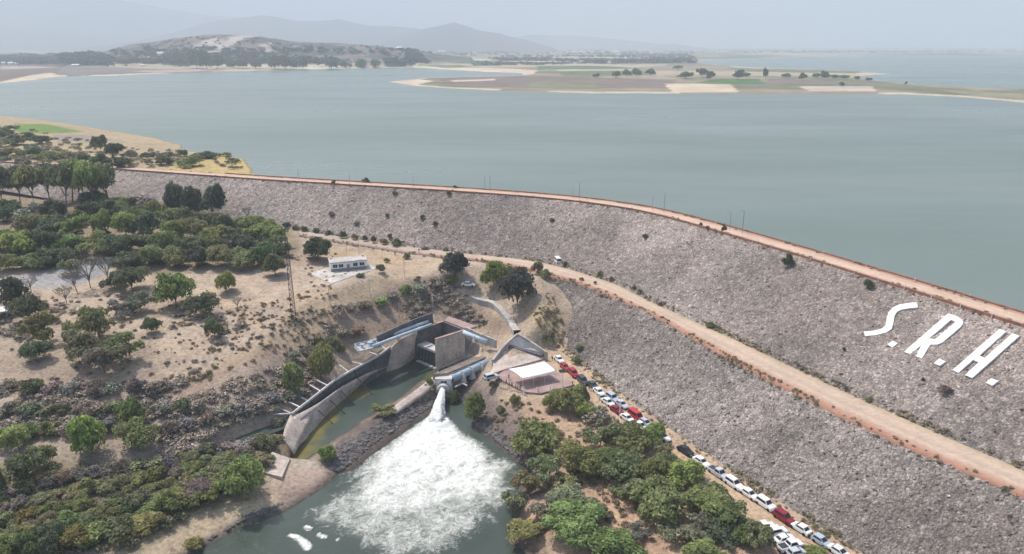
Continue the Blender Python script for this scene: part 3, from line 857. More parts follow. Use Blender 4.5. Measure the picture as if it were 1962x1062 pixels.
ax_ = (px_ - impact.x) * fdir.x + (py_ - impact.y) * fdir.y; lat_ = np.abs(-(px_ - impact.x) * fdir.y + (py_ - impact.y) * fdir.x)
foam = np.maximum(foam - 0.33 * smooth(44, 72, ip), 0)
foam = np.maximum(foam, 1.35 * smooth(1.0, 0.4, lat_ / (3.2 + np.maximum(ax_ + 3, 0) * 0.75)) * smooth(-7, -3, ax_) * smooth(34, 6, ax_))
for (u, v, s_) in [(556 + 34 * t, 1026 + 22 * t - 5 * math.sin(3.1 * t), 0.35 + 0.35 * t) for t in np.linspace(0, 1, 14)] + [(586, 1010, .4), (591, 1012, .4), (596, 1014, .3), (612, 1025, .35), (618, 1028, .45), (624, 1029, .3), (646, 1034, .3)]:
    q = P(u, v, POND)
    foam = np.maximum(foam, 1.3 * smooth(s_ * 1.7, s_ * 0.3, np.hypot((px_ - q.x), (py_ - q.y) * 0.8)))
algae = np.where(inpoly(pu, pv, [(600, 660), (900, 660), (900, 700), (838, 742), (640, 884), (540, 900), (530, 780)]), 1.0, 0) * smooth(4.5, 0.5, np.abs(np.minimum(sdist(px_, py_, canal_w), 0)) + (fbm(px_, py_, 6, 93, 3) - 0.5) * 7) * 0.85
algae = np.where(pu > 770, algae * 0.5, algae)
mound = 0.8 * np.exp(-(ip / 4.0) ** 2)
wz = POND + np.clip(foam, 0, 1) ** 1.5 * 0.62 * ((fbm(px_, py_, 3.2, 94, 4) - 0.42) * 2.2 + (np.abs(fbm(px_, py_, 2.0, 95, 3) - 0.5) - .1) * -2.2) + mound + (fbm(px_, py_, 6, 96, 2) - 0.5) * 0.06
tag(link('pond_water', make_mesh('pond_water', np.stack([px_, py_, wz], -1).reshape(-1, 3), grid_faces(400, 420), M['pond'], True, None, {'foam': foam.ravel(), 'algae': algae.ravel()})), kind='structure')
dv = np.array([[(p[0], p[1], -1.75) for p in offset([(x, y, 0) for x, y in ditch_w], s)] for s in (-2.2, 2.2)])
tag(link('ditch_water', make_mesh('ditch_water', dv.reshape(-1, 3), grid_faces(2, len(ditch_w)), M['pond'], True, None, {'foam': np.zeros(2 * len(ditch_w)), 'algae': np.zeros(2 * len(ditch_w))})), kind='structure')
# the jet from the valve
rng = random.Random(4)
rows = []
n, k = 60, 30
for i in range(n):
    s = i / (n - 1) * 1.12
    c = nozzle.lerp(impact, s); c.z = nozzle.z + (POND + 0.2 - nozzle.z) * (0.3 * s + 0.7 * s * s)
    r = 0.85 + 1.35 * min(s, 1) ** 1.3
    if s > 1: r *= max(0.05, 1 - ((s - 1) / 0.12) ** 2)
    side = Vector((-fdir.y, fdir.x, 0))
    row = []
    for j in range(k):
        a = 2 * math.pi * j / k
        rr = r * (1 + (rng.random() - 0.5) * (0.06 + 0.5 * min(s, 1)) + 0.12 * s * math.sin(a * 5 + s * 3))
        row.append(c + side * math.cos(a) * rr + Vector((0, 0, 1)) * math.sin(a) * rr * 0.75)
    rows.append(row + [row[0]])
mb = MB().loft(rows)
jet = mb.build('water_jet', M['foam'], None, True)
tag(jet, 'white water jet shooting from the outlet valve into the pool', 'water jet', kind='stuff')

# ------------------------------------------------------------------ haze: even air over the whole scene
HAZE_DENSITY = 0.00021
hm_, hnt, hb = newmat('haze_air')
for l in list(hnt.links): hnt.links.remove(l)
hnt.nodes.remove(hb)
pvol = hnt.nodes.new('ShaderNodeVolumePrincipled')
pvol.inputs['Color'].default_value = (0.69, 0.77, 0.85, 1)
pvol.inputs['Density'].default_value = HAZE_DENSITY
pvol.inputs['Anisotropy'].default_value = 0.0
hnt.links.new(pvol.outputs[0], hnt.nodes['Material Output'].inputs['Volume'])
hz = MB().box((0, 11000, 0), (46000, 24600, 2)).v
mb = MB(); mb.box((0, 11000, 0.5), (46000, 24600, 1))
zt, zb_ = 1300.0, -11.0
mb.v = [(x, y, zt if z > 0.5 else zb_) for x, y, z in mb.v]
hz = mb.build('haze', hm_)
tag(hz, kind='stuff')

# ------------------------------------------------------------------ picking points on the built ground
allv, allf = [], []
for vs, fs in ((terr_v, terr_f), (up_base.reshape(-1, 3), grid_faces(75, 900)), (lo_base.reshape(-1, 3), grid_faces(60, 560)), (berm_v, berm_f)):
    b = sum(len(a) for a in allv)
    allv.append(vs); allf.append(fs + b)
cr = np.stack([offset(crest_lo, 0.2, 0.1), offset(crest_lo, 9, 0.0)]).reshape(-1, 3)
b = sum(len(a) for a in allv); allv.append(cr); allf.append(grid_faces(2, len(crest_lo)) + b)
BVH = BVHTree.FromPolygons(np.concatenate(allv).tolist(), np.concatenate(allf).tolist())
bf = len(allv[0]); b = bf
BVHF = BVHTree.FromPolygons(up_base.reshape(-1, 3).tolist(), grid_faces(75, 900).tolist())
FARB = BVHTree.FromPolygons(far_v.tolist(), grid_faces(FNR, FNC).tolist())
def G(u, v, bvh=None):
    hit = (bvh or BVH).ray_cast(Vector((0, 0, CAMZ)), ray(u, v))
    if hit[0] is None: hit = FARB.ray_cast(Vector((0, 0, CAMZ)), ray(u, v))
    if hit[0] is None: return P(u, v, 0)
    return hit[0]
def Z(x, y):
    hit = BVH.ray_cast(Vector((x, y, 200)), Vector((0, 0, -1)))
    return hit[0].z if hit[0] else 0.0

# ------------------------------------------------------------------ outlet works
def box_on(mb, A, B, z0, z1, th, side=1):
    """a straight wall between plan points A and B"""
    mb.wall([Vector((A[0], A[1], z1)), Vector((B[0], B[1], z1))], z0, th, side)
    return mb

ZT = 4.2
A_, B_, C_, D_ = P(797, 635, ZT), P(833, 649, ZT), P(850, 617, ZT), P(888, 632, ZT)
gate = empty('intake_bay', A_.lerp(D_, 0.5), 0, 'open concrete gate bay with two tall piers and a dark barred opening', 'gate bay')
gate.location.z = POND
inv = Matrix.Translation(-gate.location)
def gpart(mb, name, mat, parent=None, smooth_=False):
    pp = parent or gate
    mb.v = [tuple(Vector(v) - gate.location) for v in mb.v]
    return mb.build(name, mat, pp, smooth_)
back = (C_ - A_); back.z = 0; back.normalize()
acr = (B_ - A_); acr.z = 0; wbay = acr.length; acr.normalize()
for (p, q, s) in ((A_, C_, 1), (B_, D_, -1)):
    gpart(box_on(MB(), p, q, -9, ZT, 0.75, s), 'pier', M['conc'] if s < 0 else M['conc_dark'])  # left pier: shade inside the bay is put into its darker colour
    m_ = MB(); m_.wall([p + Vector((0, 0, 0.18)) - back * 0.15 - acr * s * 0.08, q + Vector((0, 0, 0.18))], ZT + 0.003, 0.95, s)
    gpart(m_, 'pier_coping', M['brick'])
gpart(box_on(MB(), C_ + acr * 0.02, D_ - acr * 0.02, -9, ZT - 0.1, 0.8, 1), 'back_wall', M['conc_dark'])  # dark colour paints in the shade at the back of the bay
m_ = MB(); m_.prism([tuple((p)[:2]) for p in (C_ + back * 0.9 - acr * 0.7, D_ + back * 0.9 + acr * 0.7, D_ + back * 5 + acr * 1.0, C_ + back * 4.5 - acr * 2.5)], ZT - 0.5, ZT + 0.12)
gpart(m_, 'deck', M['brick'])
f0 = A_ + acr * 0.02 + back * 0.4; f1 = B_ - acr * 0.02 + back * 0.4
m_ = MB(); m_.prism([tuple(p[:2]) for p in (f0, f1, f1 + back * 3.4, f0 + back * 3.4)], -1.0, -0.25)
gpart(m_, 'cross_beam', M['conc_pale'])
rk = MB()
for i in range(13):
    p = f0.lerp(f1, (i + 0.5) / 13) + back * 0.8
    rk.box((p.x, p.y, -3.4), (0.16, 0.16, 4.6))
gpart(rk, 'trash_rack', M['steel'])
m_ = MB(); box_on(m_, f0 + back * 1.6, f1 + back * 1.6, -9, -1.0, 0.3); gpart(m_, 'gate_leaf', M['darksteel'])
m_ = MB(); m_.prism([tuple(p[:2]) for p in (f0 - back * 0.9, f1 - back * 0.9, f1 + back * 0.3, f0 + back * 0.3)], -7, POND + 0.35); gpart(m_, 'sill', M['conc_pale'])

def surf(name, mat, top, bot, n=24, rows=8, bulge=0.0, label=None, cat=None, th=0.5, group=None):
    """a lofted concrete face with a thickness behind it"""
    t, b = rounded(top, n, 1), rounded(bot, n, 1)
    k = np.linspace(0, 1, rows)[:, None, None]
    g = t[None] * (1 - k) + b[None] * k
    if bulge:
        g[..., 2] -= np.sin(k[..., 0] * math.pi) * bulge
    mb = MB(); mb.loft([[tuple(p) for p in r] for r in g])
    o = mb.build(name, mat, None, True)
    s = o.modifiers.new('thick', 'SOLIDIFY'); s.thickness = th; s.offset = -1
    if label: tag(o, label, cat, group)
    return o

surf('curved_wing_wall', M['conc_pink'], [P(796.5, 635, ZT), P(775, 648, 3.2), P(762, 653, 2.6), P(750, 664, 1.4)], [P(794, 686, -6.6), P(783, 697, -6.6), P(757, 711, -6.6), P(735, 716, -6.6)], bulge=0.9,
     label='curved pinkish concrete wing wall sweeping from the gate bay to the retaining wall', cat='wing wall')
surf('sloping_slab', M['conc_pink'], [P(893, 645, -0.5), P(908, 652, -1.0), P(925, 668, -1.5)], [P(884, 690, -6.3), P(902, 692, -6.3), P(921, 694, -4.5)], bulge=0,
     label='steep beige concrete slab between the gate bay and the large blue grey pipe', cat='slab')
rw = empty('retaining_wall', P(650, 725, 0), 0, 'long grey curving retaining wall above the canal, ribbed and stained', 'retaining wall')
rw_top = rounded([P(748, 665, 1.0), P(728, 681, 0.8), P(706, 693, .6), P(643, 728, .3), P(594, 767, 0), P(559, 794, -.2)], 40, 1)
rw_top = [Vector(p) for p in rw_top]
m_ = MB(); m_.wall(rw_top, -6.5, 0.55, -1); m_.v = [tuple(Vector(v) - rw.location) for v in m_.v]; m_.build('wall_face', M['conc_dark'], rw)  # face turned from the sun, its shade painted in as a dark tone
m_ = MB(); m_.wall([p + Vector((0, 0, 0.14)) for p in rw_top], -0.35, 0.72, -1)
m_ = MB()
for i in range(len(rw_top) - 1):
    pass
m_.tube([p + Vector((0, 0, 0.08)) for p in rw_top], 0.36, 6); m_.v = [tuple(Vector(v) - rw.location) for v in m_.v]; m_.build('coping', M['conc_pale'], rw)
for i in (8, 15, 22, 27, 32):
    p = rw_top[i]
    d = (rw_top[i + 1] - rw_top[i - 1]).normalized(); nrm = Vector((d.y, -d.x, 0))
    if (P(700, 770, 0) - p).dot(nrm) < 0: nrm = -nrm
    m_ = MB(); m_.tube([p + nrm * 0.25 - Vector((0, 0, .2)), Vector((p.x, p.y, -1.5)) + nrm * 0.5, Vector((p.x, p.y, -6)) + nrm * 6.5], 0.13, 5)
    m_.v = [tuple(Vector(v) - rw.location) for v in m_.v]; m_.build('rib', M['darksteel'], rw)
surf('sloping_apron', M['conc_pink'], [P(744, 700, -4.5), P(706, 714, -2.4), P(658, 738, -1.7), P(612, 772, -1.5), P(560, 800, -0.8)],
     [P(737, 713, -6.7), P(711, 722, -6.7), P(662, 764, -6.7), P(624, 798, -6.7), P(594, 836, -6.7), P(563, 876, -6.7)], 40, 8, 0,
     'pinkish sloping concrete apron between the retaining wall and the still water', 'apron', 0.4)
surf('chute_slab', M['conc_pink'], [P(556, 795, -0.4), P(546, 818, -1.0), P(540, 842, -1.6)], [P(602, 792, -3.0), P(583, 828, -3.8), P(563, 872, -5.2)], 24, 6, 0,
     'broad pale concrete chute slab at the end of the canal, partly overgrown', 'slab', 0.4)
surf('bank_slab', M['conc_pink'], [P(828, 726, -1.6), P(801, 748, -2.4), P(773, 769, -2.9), P(751, 786, -3.3)], [P(836, 737, -2.4), P(814, 757, -3.0), P(788, 775, -3.4), P(758, 795, -3.7)], 24, 4, 0,
     'pale concrete strip along the top of the rock dike by the valve house', 'slab', 0.8)
# struts across the ditch behind the wall
for i, (u, v) in enumerate([(741, 668), (724, 682), (692, 701), (667, 707), (640, 727), (622, 735), (610, 745), (589, 766), (571, 778), (553, 790), (540, 801)]):
    p = min(rw_top, key=lambda q: (proj(*q)[0] - u) ** 2 + (proj(*q)[1] - v) ** 2)
    q = P(u - 16, v - 7, p.z + 0.25)
    m_ = MB(); m_.box((0, 0, 0), (0.38, (Vector(q) - p).length + 0.4, 0.3)); o = m_.build('strut_beam', M['conc_pale'])
    c = (Vector(q) + p) / 2; d = Vector(q) - p
    o.location = (c.x, c.y, p.z + 0.18); o.rotation_euler = (0, 0, math.atan2(d.y, d.x) - math.pi / 2)
    ords = ['first', 'second', 'third', 'fourth', 'fifth', 'sixth', 'seventh', 'eighth', 'ninth', 'tenth', 'eleventh']
    tag(o, f'{ords[i]} pale concrete strut from the gate bay, bridging the ditch behind the retaining wall', 'strut', 'struts across the ditch')
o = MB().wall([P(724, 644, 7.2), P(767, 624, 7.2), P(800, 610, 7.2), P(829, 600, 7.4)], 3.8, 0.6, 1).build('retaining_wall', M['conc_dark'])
tag(o, 'straight dark grey retaining wall behind the pale blue twin pipes', 'retaining wall')
o = MB().wall([P(892, 627, 6.3), P(920, 640, 5.8), P(950, 652, 5.2)], 2.5, 0.5, 1).build('retaining_wall', M['conc'])
tag(o, 'low weathered wall behind the short pale pipe', 'retaining wall')

def pipe_thing(name, pts, rad, mat, label, supports=(), group=None, n=14):
    root = empty(name, (pts[0][0], pts[0][1], pts[0][2]), 0, label, 'pipe', group)
    loc = root.location
    def bp(mb, nm, mt, sm=False):
        mb.v = [tuple(Vector(v) - loc) for v in mb.v]; return mb.build(nm, mt, root, sm)
    bp(MB().tube(pts, rad, n), 'pipe_run', mat, True)
    L = [Vector(p) for p in pts]
    for s in supports:
        p = L[0].lerp(L[-1], s)
        d = (L[-1] - L[0]).normalized()
        m = MB(); m.tube([p - d * 0.15, p + d * 0.15], rad * 1.14, n); bp(m, 'flange', mat)
        nrm = Vector((d.y, -d.x, 0)).normalized()
        if nrm.y > 0: nrm = -nrm
        m = MB(); q = p + nrm * rad * 0.9
        m.box((q.x, q.y, p.z - rad * 0.7), (rad * 1.5, rad * 1.2, rad * 2.6), math.atan2(d.y, d.x), 0.3); bp(m, 'saddle', M['conc_pale'])
    return root
pipe_thing('water_pipe', [P(820, 616, 5.3), P(762, 637, 5.3), P(706, 657, 5.3)], 0.5, M['palepipe'], 'outer of the twin pale blue pipes running to the railed valve platform', (0.2, 0.45, 0.7, 0.95), 'twin pipes')
pipe_thing('water_pipe', [P(826, 622, 5.1), P(768, 643, 5.1), P(716, 663, 5.1)], 0.5, M['palepipe'], 'nearer of the twin pale blue pipes beside the gate bay', (0.3, 0.6, 0.9), 'twin pipes')
pipe_thing('water_pipe', [P(889, 637, 4.4), P(912, 646, 4.2), P(934, 655, 4.0)], 0.75, M['palepipe'], 'short pale pipe leading away from the gate bay towards the hillside', (0.5,))
pipe_thing('water_pipe', [P(867, 726, -1.0), P(900, 711, -1.0), P(944, 690, -0.8)], 1.12, M['pipe'], 'large blue grey steel pipe feeding the outlet valve house', (0.2, 0.42, 0.66), None, 20)
# railed valve platform
vp = empty('valve_platform', P(703, 666, 4.2), math.radians(32), 'small railed pale blue valve platform at the end of the twin pipes', 'platform')
MB().box((0, 0, 0), (6.5, 3.6, 0.5)).build('slab', M['conc_pale'], vp)
for sx, sy, lx, ly in ((0, 1.7, 6.4, 0.12), (0, -1.7, 6.4, 0.12), (3.15, 0, 0.12, 3.3), (-3.15, 0, 0.12, 3.3)):
    m_ = MB()
    for z in (0.75, 1.25): m_.box((sx, sy, z), (lx, ly, 0.12))
    nn = 5 if lx > 1 else 3
    for i in range(nn):
        t = i / (nn - 1) - 0.5
        m_.box((sx + (lx - .1) * t if lx > 1 else sx, sy + (ly - .1) * t if ly > 1 else sy, 0.75), (0.11, 0.11, 1.0))
    m_.build('railing', M['palepipe'], vp)
for x in (-1.4, 1.2):
    m_ = MB().tube([(x, 0, 0.26), (x, 0, 1.3)], 0.45, 10); m_.tube([(x, 0, 1.3), (x, 0, 1.45)], 0.75, 10); m_.build('valve', M['pipe'], vp)
# valve house
vx = Vector((fdir.y, -fdir.x, 0))
vh = empty('valve_house', Vector((nozzle.x - fdir.x * 2.3, nozzle.y - fdir.y * 2.3, POND)), math.atan2(fdir.y, fdir.x) + math.pi / 2, 'square white valve house above the round nozzle of the jet', 'valve house')
MB().box((0, 2.0, 2.7), (4.4, 4.4, 5.4)).build('wall', M['white'], vh)
MB().box((0, 2.0, 5.52), (4.8, 4.8, 0.22)).build('roof', M['conc_pale'], vh)
w = MB(); w.box((0.1, -0.21, 4.4), (1.7, 0.06, 1.0)); w = w.build('window', M['glass'], vh)
MB().box((0.1, -0.26, 4.4), (0.1, 0.05, 1.0)).box((0.1, -0.26, 4.4), (1.7, 0.04, 0.1)).build('window_bar', M['white'], w)
MB().tube([(0, -0.2, 2.6), (0, -1.8, 2.6), (0, -2.0, 2.6)], [1.9, 1.9, 1.6], 20).build('nozzle', M['conc_pale'], vh, True)
MB().tube([(0, -2.0, 2.6), (0, -2.4, 2.55)], [1.35, 1.2], 20).build('nozzle_ring', M['steel'], vh)
# deck beside the pipe and its wall
dk = [P(829, 718, 0.3), P(857, 715.5, 0.3), P(937, 680.5, 0.6), P(907, 683, 0.6)]
m_ = MB(); m_.prism([tuple(p[:2]) for p in dk], -0.05, 0.35); o = m_.build('pipe_deck', M['deckbrown']); tag(o, 'narrow brown deck on a concrete base beside the large blue grey pipe', 'deck')
m_ = MB(); m_.prism([tuple(p[:2]) for p in dk], -6.5, -0.06); m_.build('base', M['conc'], o)
dcc = MB().tube([dk[0] + Vector((0, 0, 1.1)), dk[3] + Vector((0, 0, 0.9))], 0.07, 5)
for s in np.linspace(0.02, 0.98, 9):
    p = dk[0].lerp(dk[3], s); dcc.tube([p, p + Vector((0, 0, 0.9))], 0.06, 5)
o2 = dcc.build('railing', M['steel'], o)
o = MB().tube([P(872, 742, -2.6), P(885, 735, -2.6), P(895, 739, -2.6)], 0.25, 6).build('drain_pipe', M['conc_pale']); tag(o, 'thin pale drain pipe below the large blue grey pipe', 'pipe')

def slab_poly(name, px, h, th, mat, label, cat):
    pts = [P(u, v, hh) for u, v, hh in px] if len(px[0]) == 3 else [P(u, v, h) for u, v in px]
    bm = bmesh.new()
    top = [bm.verts.new(p) for p in pts]; bot = [bm.verts.new((p.x, p.y, p.z - th)) for p in pts]
    bm.faces.new(top); bm.faces.new(bot[::-1])
    for i in range(len(pts)): bm.faces.new((top[i - 1], top[i], bot[i], bot[i - 1]))
    bmesh.ops.recalc_face_normals(bm, faces=bm.faces)
    bmesh.ops.triangulate(bm, faces=bm.faces)
    me = bpy.data.meshes.new(name); bm.to_mesh(me); bm.free(); me.materials.append(mat)
    return tag(link(name, me), label, cat)
slab_poly('sloping_apron', [(946, 686, 1.2), (944, 705, 0.6), (936, 718, 0.5), (966, 708, 0.7), (1040, 688, 0.9), (1046, 676, 1.6), (1000, 668, 2.6), (968, 660, 3.2)], 0, 3, M['conc_pink'], 'beige concrete apron between the large blue grey pipe and the white tent', 'apron')
slab_poly('drainage_slab', [(968, 657, 4.1), (1002, 667, 3.1), (1042, 676, 2.3), (1038, 669, 3.0), (993, 645, 6.3)], 0, 3, M['conc_pale'], 'bright triangular concrete slab below the stepped drain', 'slab')
slab_poly('drainage_slab', [(966, 660.5, 3.7), (1000, 670.5, 2.75), (1036, 681, 1.9), (1043, 677.5, 2.1), (1002, 668, 2.9), (969, 658, 3.95)], 0, 3, M['conc_dark'], 'dark stained kerb below the bright triangular slab', 'kerb')
gl = rounded([G(905, 572), G(945, 583), G(962, 598), G(978, 618), G(991, 639)], 40, 1)
for q in gl: q[2] = max(Z(q[0] + a, q[1] + b) for a in (-.8, 0, .8) for b in (-.8, 0, .8)) + 0.25
for _ in range(8): gl[1:-1, 2] = .25 * gl[:-2, 2] + .5 * gl[1:-1, 2] + .25 * gl[2:, 2]
gr_ = offset(gl, 0.85, 0.02); gl_ = offset(gl, -0.85, 0.02)
root = empty('stone_drain', gl[0], 0, 'grey stone lined drain running down the hillside from the parked car', 'drain')
for nm, a, b, up_, mt in (('channel', gl_, gr_, 0.12, 'conc'), ('side_wall', gr_, offset(gl, 1.1), 0.16, 'conc'), ('side_wall', gl_, offset(gl, -1.1), 0.16, 'conc')):
    m_ = MB()
    a2, b2 = a.copy(), b.copy(); a2[:, 2] += up_; b2[:, 2] += up_; a3, b3 = a.copy(), b.copy(); a3[:, 2] -= 2; b3[:, 2] -= 2
    m_.loft([[tuple(p) for p in r] for r in (a3, a2, b2, b3)]); m_.v = [tuple(Vector(v) - root.location) for v in m_.v]; m_.build(nm, M[mt], root)
o = MB().wall([P(992, 640, 6.9), P(1010, 650, 5.6), P(1048, 676, 2.6), P(1050, 684, 1.2)], -1, 0.6, 1).build('drain_wall', M['conc']); tag(o, 'weathered wall edging the bright triangular slab', 'wall')
o = MB().wall([P(992, 640, 6.8), P(975, 654, 4.9), P(962, 668, 3.4), P(946, 690, 1.8)], -1, 0.7, -1).build('drain_wall', M['conc']); tag(o, 'pale stepped wall running down to the end of the large blue grey pipe', 'wall')
# wedge block at the end of the canal
wa, wb, wc, wdd = P(486, 900, -2.6), P(540, 914, -3.4), P(556, 878, -3.0), P(522, 866, -2.2)
m_ = MB(); vs = [wa, wb, wc, wdd] + [Vector((p.x, p.y, -7)) for p in (wa, wb, wc, wdd)]
m_.add(vs, [(0, 1, 2, 3), (0, 4, 5, 1), (1, 5, 6, 2), (2, 6, 7, 3), (3, 7, 4, 0)])
tag(m_.build('concrete_wedge', M['conc_pink']), 'tilted concrete block with dark shaded side at the canal mouth', 'block')
# brick platform
plat = MB(); plat.prism(plat_w, -1.2, 0.45); o = plat.build('brick_platform', M['brick']); tag(o, 'reddish brick paved platform carrying the white event tent', 'platform')

# ------------------------------------------------------------------ tent
tc = [P(975, 707, 3.9), P(1042, 693, 3.9), P(1065, 711, 3.3), P(1001, 725.5, 3.3)]
tent = empty('event_tent', Vector((sum(p.x for p in tc) / 4, sum(p.y for p in tc) / 4, 0.45)), 0, 'large white event tent with open sides on the brick platform', 'tent')
rows = []
for i in range(13):
    s = i / 12; row = []
    for j in range(21):
        t = j / 20
        p = tc[0].lerp(tc[1], t).lerp(tc[3].lerp(tc[2], t), s)
        z = p.z + 0.3 * math.sin(math.pi * s) ** 0.8 * (0.75 + 0.25 * abs(math.cos(math.pi * t * 3))) - 0.25 * math.sin(math.pi * t) * (1 - math.sin(math.pi * s))
        row.append(Vector((p.x, p.y, z)) - tent.location)
    rows.append(row)
c_ = MB().loft(rows).build('canopy', M['canvas'], tent, True)
sm = c_.modifiers.new('thick', 'SOLIDIFY'); sm.thickness = 0.06
for (a, b) in ((0, 1), (3, 2)):
    for t in (0.01, 0.33, 0.66, 0.99):
        p = tc[a].lerp(tc[b], t) - tent.location
        MB().tube([(p.x, p.y, 0), (p.x, p.y, p.z - 0.2)], 0.05, 6).build('tent_pole', M['white'], tent)

# ------------------------------------------------------------------ letters on the dam face
def zp(x, y): return (1600 + x / 4.4255, 540 + y / 4.4255)
def onface(u, v):
    hit = BVHF.ray_cast(Vector((0, 0, CAMZ)), ray(u, v))
    return hit[0]
q0, q1, q2 = onface(1650, 640), onface(1940, 640), onface(1900, 740)
fn = (q1 - q0).cross(q2 - q0).normalized()
if fn.z < 0: fn = -fn
def glyph(name, loops, label):
    loops3 = [[onface(*zp(x, y)) + fn * 0.35 for x, y in l] for l in loops]
    tris = tessellate_polygon([[Vector(p) for p in l] for l in loops3])
    flat = [p for l in loops3 for p in l]
    n = len(flat)
    vs = flat + [p - fn * 1.3 for p in flat]
    fs = [tuple(t) for t in tris] + [tuple(i + n for i in t)[::-1] for t in tris]
    b = 0
    for l in loops3:
        k = len(l)
        for i in range(k): fs.append((b + i, b + (i + 1) % k, n + b + (i + 1) % k, n + b + i))
        b += k
    o = MB().add(vs, fs).build(name, M['letter'])
    return tag(o, label, 'letter', 'white letters on the dam')
sl_ = [(245, 430), (330, 424), (400, 405), (430, 378), (440, 320), (456, 265), (492, 225), (550, 200), (640, 187), (697, 184)]
sr_ = [(703, 226), (640, 232), (572, 243), (527, 262), (507, 292), (497, 350), (482, 408), (432, 440), (350, 460), (256, 469)]
glyph('letter_slab', [sl_ + sr_], 'white letter S laid on the rockfill slope')
glyph('stop_slab', [[(490, 508), (533, 530), (490, 563), (445, 544)]], 'white square full stop after the letter S')
glyph('letter_slab', [[(585, 603), (960, 277), (1035, 302), (1078, 330), (1089, 358), (1070, 388), (915, 522), (870, 540), (808, 542), (737, 660), (686, 638), (735, 546), (640, 621)], [(798, 490), (850, 497), (1022, 349), (985, 331)]],
      'white letter R laid on the rockfill slope')
glyph('stop_slab', [[(885, 660), (940, 685), (890, 720), (838, 700)]], 'white square full stop after the letter R')
glyph('letter_slab', [[(998, 757), (1395, 410), (1452, 430), (1225, 635), (1270, 655), (1505, 447), (1565, 468), (1165, 825), (1103, 800), (1222, 690), (1170, 672), (1048, 780)]], 'white letter H laid on the rockfill slope')
glyph('stop_slab', [[(1325, 828), (1388, 850), (1335, 890), (1278, 865)]], 'white square full stop after the letter H')

# ------------------------------------------------------------------ crest walls with posts
def crest_wall(off, i0, i1, zt, zb, label, step):
    l = resample(offset(crest_lo, off)[i0:i1], 300)
    root = empty('parapet_wall', l[150], 0, label, 'wall')
    for k0 in (0,):
        m_ = MB(); m_.wall([Vector((p[0], p[1], p[2] + zt)) for p in l], HC + zb, 0.35, 1); m_.v = [tuple(Vector(v) - root.location) for v in m_.v]; m_.build('wall_face', M['redwall'], root)
    me = None
    L = np.concatenate([[0], np.cumsum(np.linalg.norm(np.diff(l, axis=0), axis=1))])
    for s in np.arange(2, L[-1], step):
        p = Vector([np.interp(s, L, l[:, k]) for k in range(3)]) - root.location
        if me is None:
            me = make_mesh('post', np.array(MB().box((0, 0, 0), (0.26, 0.26, 1.2)).v), MB().box((0, 0, 0), (0.26, 0.26, 1.2)).f, M['conc_pale'])
        o = link('post', me, root); o.location = p + Vector((0, 0, zt - 0.35))
i_vis = [i for i, p in enumerate(crest_lo) if -30 < proj(*p)[0] < 2050]
crest_wall(-0.25, i_vis[0], i_vis[-1], 0.55, -1.2, 'low red brick parapet with small white posts on the rockfill side of the crest road', 7.5)
crest_wall(8.9, i_vis[0] + 60, i_vis[-1], 0.35, -1.2, 'low red brick kerb wall on the lake side of the crest road', 15)

# ------------------------------------------------------------------ white house by the berm road
hp = P(628, 526, 14)
hq = P(703, 511, 14)
ang = math.atan2(hq.y - hp.y, hq.x - hp.x)
house = empty('white_house', P(667, 513, 14), math.radians(19), 'low white flat roofed house with dark windows beside the berm road', 'house')
HW, HD, HH = 12.6, 5.6, 3.0
def wallbox(mb): return mb
MB().box((0, 0, HH / 2 - 0.15), (HW, HD, HH + 0.3)).build('wall', M['white'], house)
MB().box((0, 0, HH + 0.12), (HW + 0.5, HD + 0.7, 0.24)).build('roof', M['conc'], house)
MB().box((0, -HD / 2 - 0.03, 0.4), (HW - 0.05, 0.07, 0.8)).build('plinth', M['steel'], house)
for x in (-4.7, -2.7, 2.3, 4.6):
    w = MB().box((x, -HD / 2 - 0.03, 1.75), (1.5, 0.08, 1.1)).build('window', M['glass'], house)
    MB().box((x, -HD / 2 - 0.09, 1.75), (0.08, 0.05, 1.1)).build('frame', M['white'], w)
d_ = MB().box((-0.2, -HD / 2 - 0.04, 1.05), (1.1, 0.09, 2.1)).build('door', M['steel'], house)
MB().box((0.2, -HD / 2 - 0.12, 1.0), (0.06, 0.06, 0.2)).build('handle', M['darksteel'], d_)
for x in (-5.6, 5.6):
    MB().box((x, HD / 2 - 0.8, HH + 0.5), (0.7, 0.7, 0.6)).build('roof_vent', M['conc_pale'], house)
m_ = MB(); m_.prism([tuple(P(u, v, 14.1)[:2]) for u, v in [(592, 523), (634, 543), (725, 513), (708, 506), (628, 512)]], 13.0, 13.95); o = m_.build('house_terrace', M['conc']); tag(o, 'worn concrete terrace in front of the white house', 'terrace')
# pale shelter at the picture's left side
sh = empty('open_shelter', G(-4, 612), math.radians(20), 'pale flat roofed shelter among the trees at the left side', 'shelter')
MB().box((0, 0, 3.0), (7, 5, 0.22)).build('roof', M['white'], sh)
for sx in (-1, 1):
    for sy in (-1, 1): MB().box((sx * 3.2, sy * 2.2, 1.45), (0.18, 0.18, 2.9)).build('post', M['steel'], sh)
MB().box((0, 1.5, 1.2), (6, 0.2, 2.4)).build('wall', M['white'], sh)

